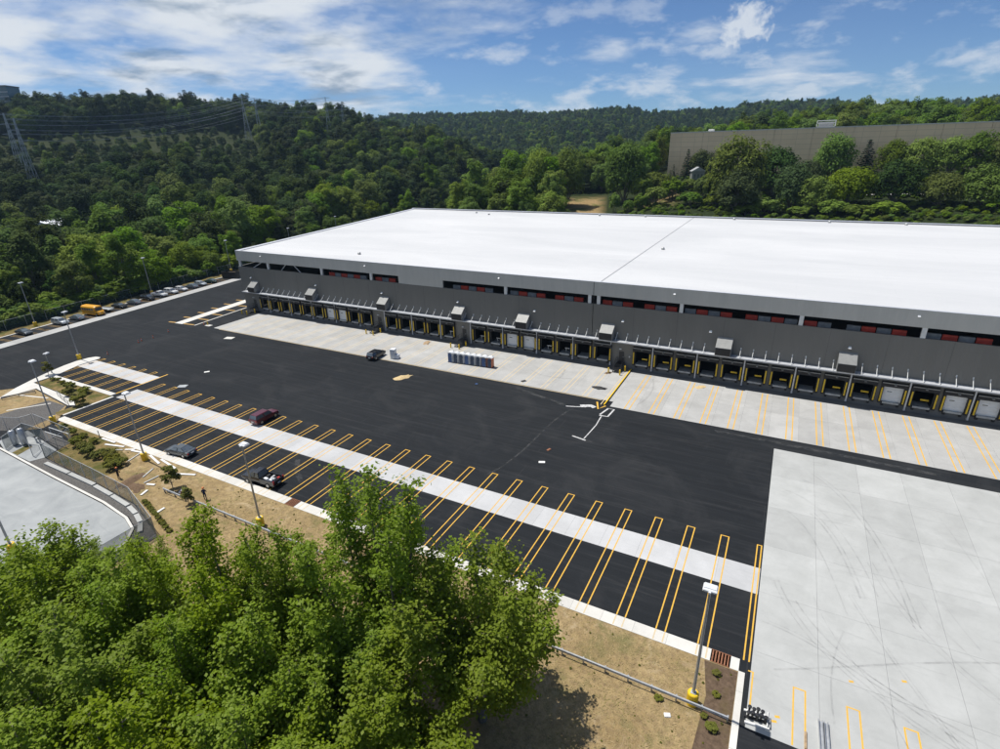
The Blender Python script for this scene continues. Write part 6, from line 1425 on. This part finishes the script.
# ------------------------------------------------------------------ far buildings, pylons
def far_things():
    Z0, Z1, Y0 = 20.0, 46.5, 300.0
    t = thing('tan_building', 'long windowless tan building on the rise beyond the warehouse', 'building', (0, Y0, 0))
    x = -74.0
    for k in range(13):
        MB().box(x + k * 18.5, x + k * 18.5 + 18.35, 0, 0.6, Z0, Z1).build('wall_panel', M['stone_wall'], t)
    MB().box(x + .05, x + 240, .61, 62, Z0, Z1 - .9).build('core', M['stone_wall'], t)
    rf = MB().box(x, x + 240.5, -.15, 62.2, Z1 + .002, Z1 + .5).build('roof', M['concrete_white'], t)
    for (a, b, y, h) in ((1, 10, 8, 3.6), (-55, -52, 14, 1.2), (116, 119, 6, 1.6), (150, 153, 6, 1.6), (96, 97, 6, 1.2), (108, 110, 7, 1.6)):
        if a == 1:
            u = MB().box(a, b, y, y + 9, Z1 + .5, Z1 + 1.0).box(a + 1, b - 1, y + 1, y + 8, Z1 + 1.0, Z1 + 3.2).build('rooftop_unit', M['pole_grey'], rf)
            for q in (a, b - .3):
                for yy in (y, y + 8.7): MB().box(q, q + .3, yy, yy + .3, Z1 + .5, Z1 + h).build('frame_post', M['white_steel'], rf)
            MB().box(a, b, y, y + .25, Z1 + h, Z1 + h + .4).box(a, b, y, y + .25, Z1 + 2.5, Z1 + 2.8).build('frame_beam', M['white_steel'], rf)
        else: MB().bev(a, b, y, y + 3, Z1 + .5, Z1 + .5 + h, .2).build('rooftop_unit', M['white_steel'], rf)
    # pale service road on the bank
    P = [(12, 250), (40, 246), (80, 243), (125, 242)]
    mb = MB(); vs = []
    for i, (px, py) in enumerate(P):
        z = max(h1(px, py - 3), h1(px, py + 3)) + 0.25; vs += [(px, py - 3, z), (px, py + 3, z)]
    mb.add(vs, [(2 * i, 2 * i + 2, 2 * i + 3, 2 * i + 1) for i in range(len(P) - 1)]); struct(mb.build('service_road', M['concrete_white']))
    for u, q, w, lab in HOUSES:
        wd = px_w(w, q); g = h1(q.x, q.y)
        t = thing('pale_house', lab, 'house', (q.x, q.y, g), 0.4); H = q.z - g; dp = wd * .35
        MB().box(-wd / 2, wd / 2, -dp, dp, -1, H - 1.5).build('wall', M['house_wall' if u != 698 else 'grey_box'], t)
        MB().side([(-wd / 2 - .5, H - 1.5), (wd / 2 + .5, H - 1.5), (0, H + .6)], -dp - .5, dp + .5).build('roof', M['house_roof' if u != 698 else 'pole_grey'], t)
        for k in range(3): MB().box(-wd * .35 + k * wd * .28, -wd * .22 + k * wd * .28, -dp - .06, -dp - .002, H - 5, H - 3).build('window', M['glass_dark'], t)
    d = ray_px(3, 91); q = Vector(CAM) + d * (760 / math.hypot(d.x, d.y)); g = h1(q.x, q.y)
    t = thing('teal_tower_block', 'teal glazed block peeking over the skyline at the left edge', 'building', (q.x, q.y, g), .5)
    MB().box(-14, 10, -8, 8, -2, q.z - g + 3).build('wall', M['teal_glass'], t); MB().box(-14.4, 10.4, -8.4, 8.4, q.z - g + 3.01, q.z - g + 4).build('roof', M['roof_dark'], t)
    for k in range(4): MB().box(-14.05, 10.05, -8.08, -8.001, q.z - g - 2 - k * 4, q.z - g - 1.2 - k * 4).build('floor_band', M['house_wall'], t)
far_things()

def pylons():
    def lattice(h, w):
        mb = MB(); lv = [0, .2, .38, .54, .68, .8, .9, 1]
        wd = lambda t: w * ((1 - t) ** 1.3 * .92 + .08)
        for a, b in zip(lv, lv[1:]):
            for i in range(4):
                sx, sy = ((-1, -1), (1, -1), (1, 1), (-1, 1))[i]; ox, oy = ((-1, -1), (1, -1), (1, 1), (-1, 1))[(i + 1) % 4]
                A = (sx * wd(a) / 2, sy * wd(a) / 2, a * h); B = (sx * wd(b) / 2, sy * wd(b) / 2, b * h); C = (ox * wd(b) / 2, oy * wd(b) / 2, b * h); D = (ox * wd(a) / 2, oy * wd(a) / 2, a * h)
                mb.tube(A, B, .11, n=4).tube(A, C, .06, n=4).tube(D, B, .06, n=4)
        return mb
    def arm(h):
        mb = MB()
        for s in (-1, 1): mb.tube((0, 0, h + .6), (s * 4.6, 0, h), .10, n=4).tube((0, 0, h - .5), (s * 4.6, 0, h), .10, n=4)
        return mb
    spots = [(241, 96, 620, 33, 'left one of the pylon pair on the cleared hillside'), (254, 98, 580, 36, 'right one of the pylon pair on the cleared hillside'), (325, 97, 600, 34, 'left one of the pylon pair near the skyline'), (341, 103, 590, 32, 'right one of the pylon pair near the skyline'), (3, 113, 480, 32, 'pylon cut by the left edge of the picture'), (13, 118, 460, 30, 'pylon close to the left edge, right one of two')]
    tops = []
    for u, v, r, h, lab in spots:
        d = ray_px(u, v); q = Vector(CAM) + d * (r / math.hypot(d.x, d.y)); z0 = min(q.z - h, h1(q.x, q.y)) if q.z - h1(q.x, q.y) > 12 else q.z - h
        H = q.z - z0
        t = thing('power_pylon', 'steel lattice ' + lab, 'pylon', (q.x, q.y, z0), .7, 'steel lattice pylons')
        lattice(H, 6.0).build('tower', M['tower_steel'], t)
        for k in (1.0, 2.0 and .88, .76): arm(H * k - .7).build('cross_arm', M['tower_steel'], t)
        tops.append((q, H))
    def wire(a, b, sag, lab):
        P = [a.lerp(b, i / 14) - Vector((0, 0, sag * 4 * (i / 14) * (1 - i / 14))) for i in range(15)]
        mb = MB()
        for p, q in zip(P, P[1:]): mb.tube(p, q, .085, n=4, caps=False)
        tag(mb.build('power_line', M['wire']), lab, 'power line', 'power lines between the pylons')
    off = Matrix.Rotation(.7, 3, 'Z') @ Vector((4.6, 0, 0))
    for (i, j, nm) in ((4, 0, 'left'), (5, 1, 'right'), (0, 2, 'left'), (1, 3, 'right')):
        a, Ha = tops[i]; b, Hb = tops[j]
        for k, lv in ((1.0, 'top'), (.88, 'middle'), (.76, 'bottom')):
            for s in (-1, 1):
                wire(a + off * s - Vector((0, 0, Ha * (1 - k) + .7)), b + off * s - Vector((0, 0, Hb * (1 - k) + .7)), 7 if i >= 4 else 3, '%s arm power line on the %s side of the %s pylons, %s span' % (lv, 'near' if s < 0 else 'far', nm, 'long left' if i >= 4 else 'short right'))
pylons()

# ------------------------------------------------------------------ air
def haze():
    m = bpy.data.materials.new('haze'); m.use_nodes = True; nt = m.node_tree; nt.nodes.clear()
    out = nt.nodes.new('ShaderNodeOutputMaterial'); v = nt.nodes.new('ShaderNodeVolumePrincipled')
    v.inputs['Color'].default_value = (0.50, 0.74, 1.0, 1); v.inputs['Density'].default_value = 0.00007; v.inputs['Anisotropy'].default_value = 0.2
    nt.links.new(v.outputs[0], out.inputs['Volume'])
    o = MB().box(CAM[0] - 3500, CAM[0] + 3500, CAM[1] - 3500, CAM[1] + 3500, -25, 190).build('haze', m)
    stuff(tag(o, 'thin pale summer haze over the whole valley', 'haze'))
haze()
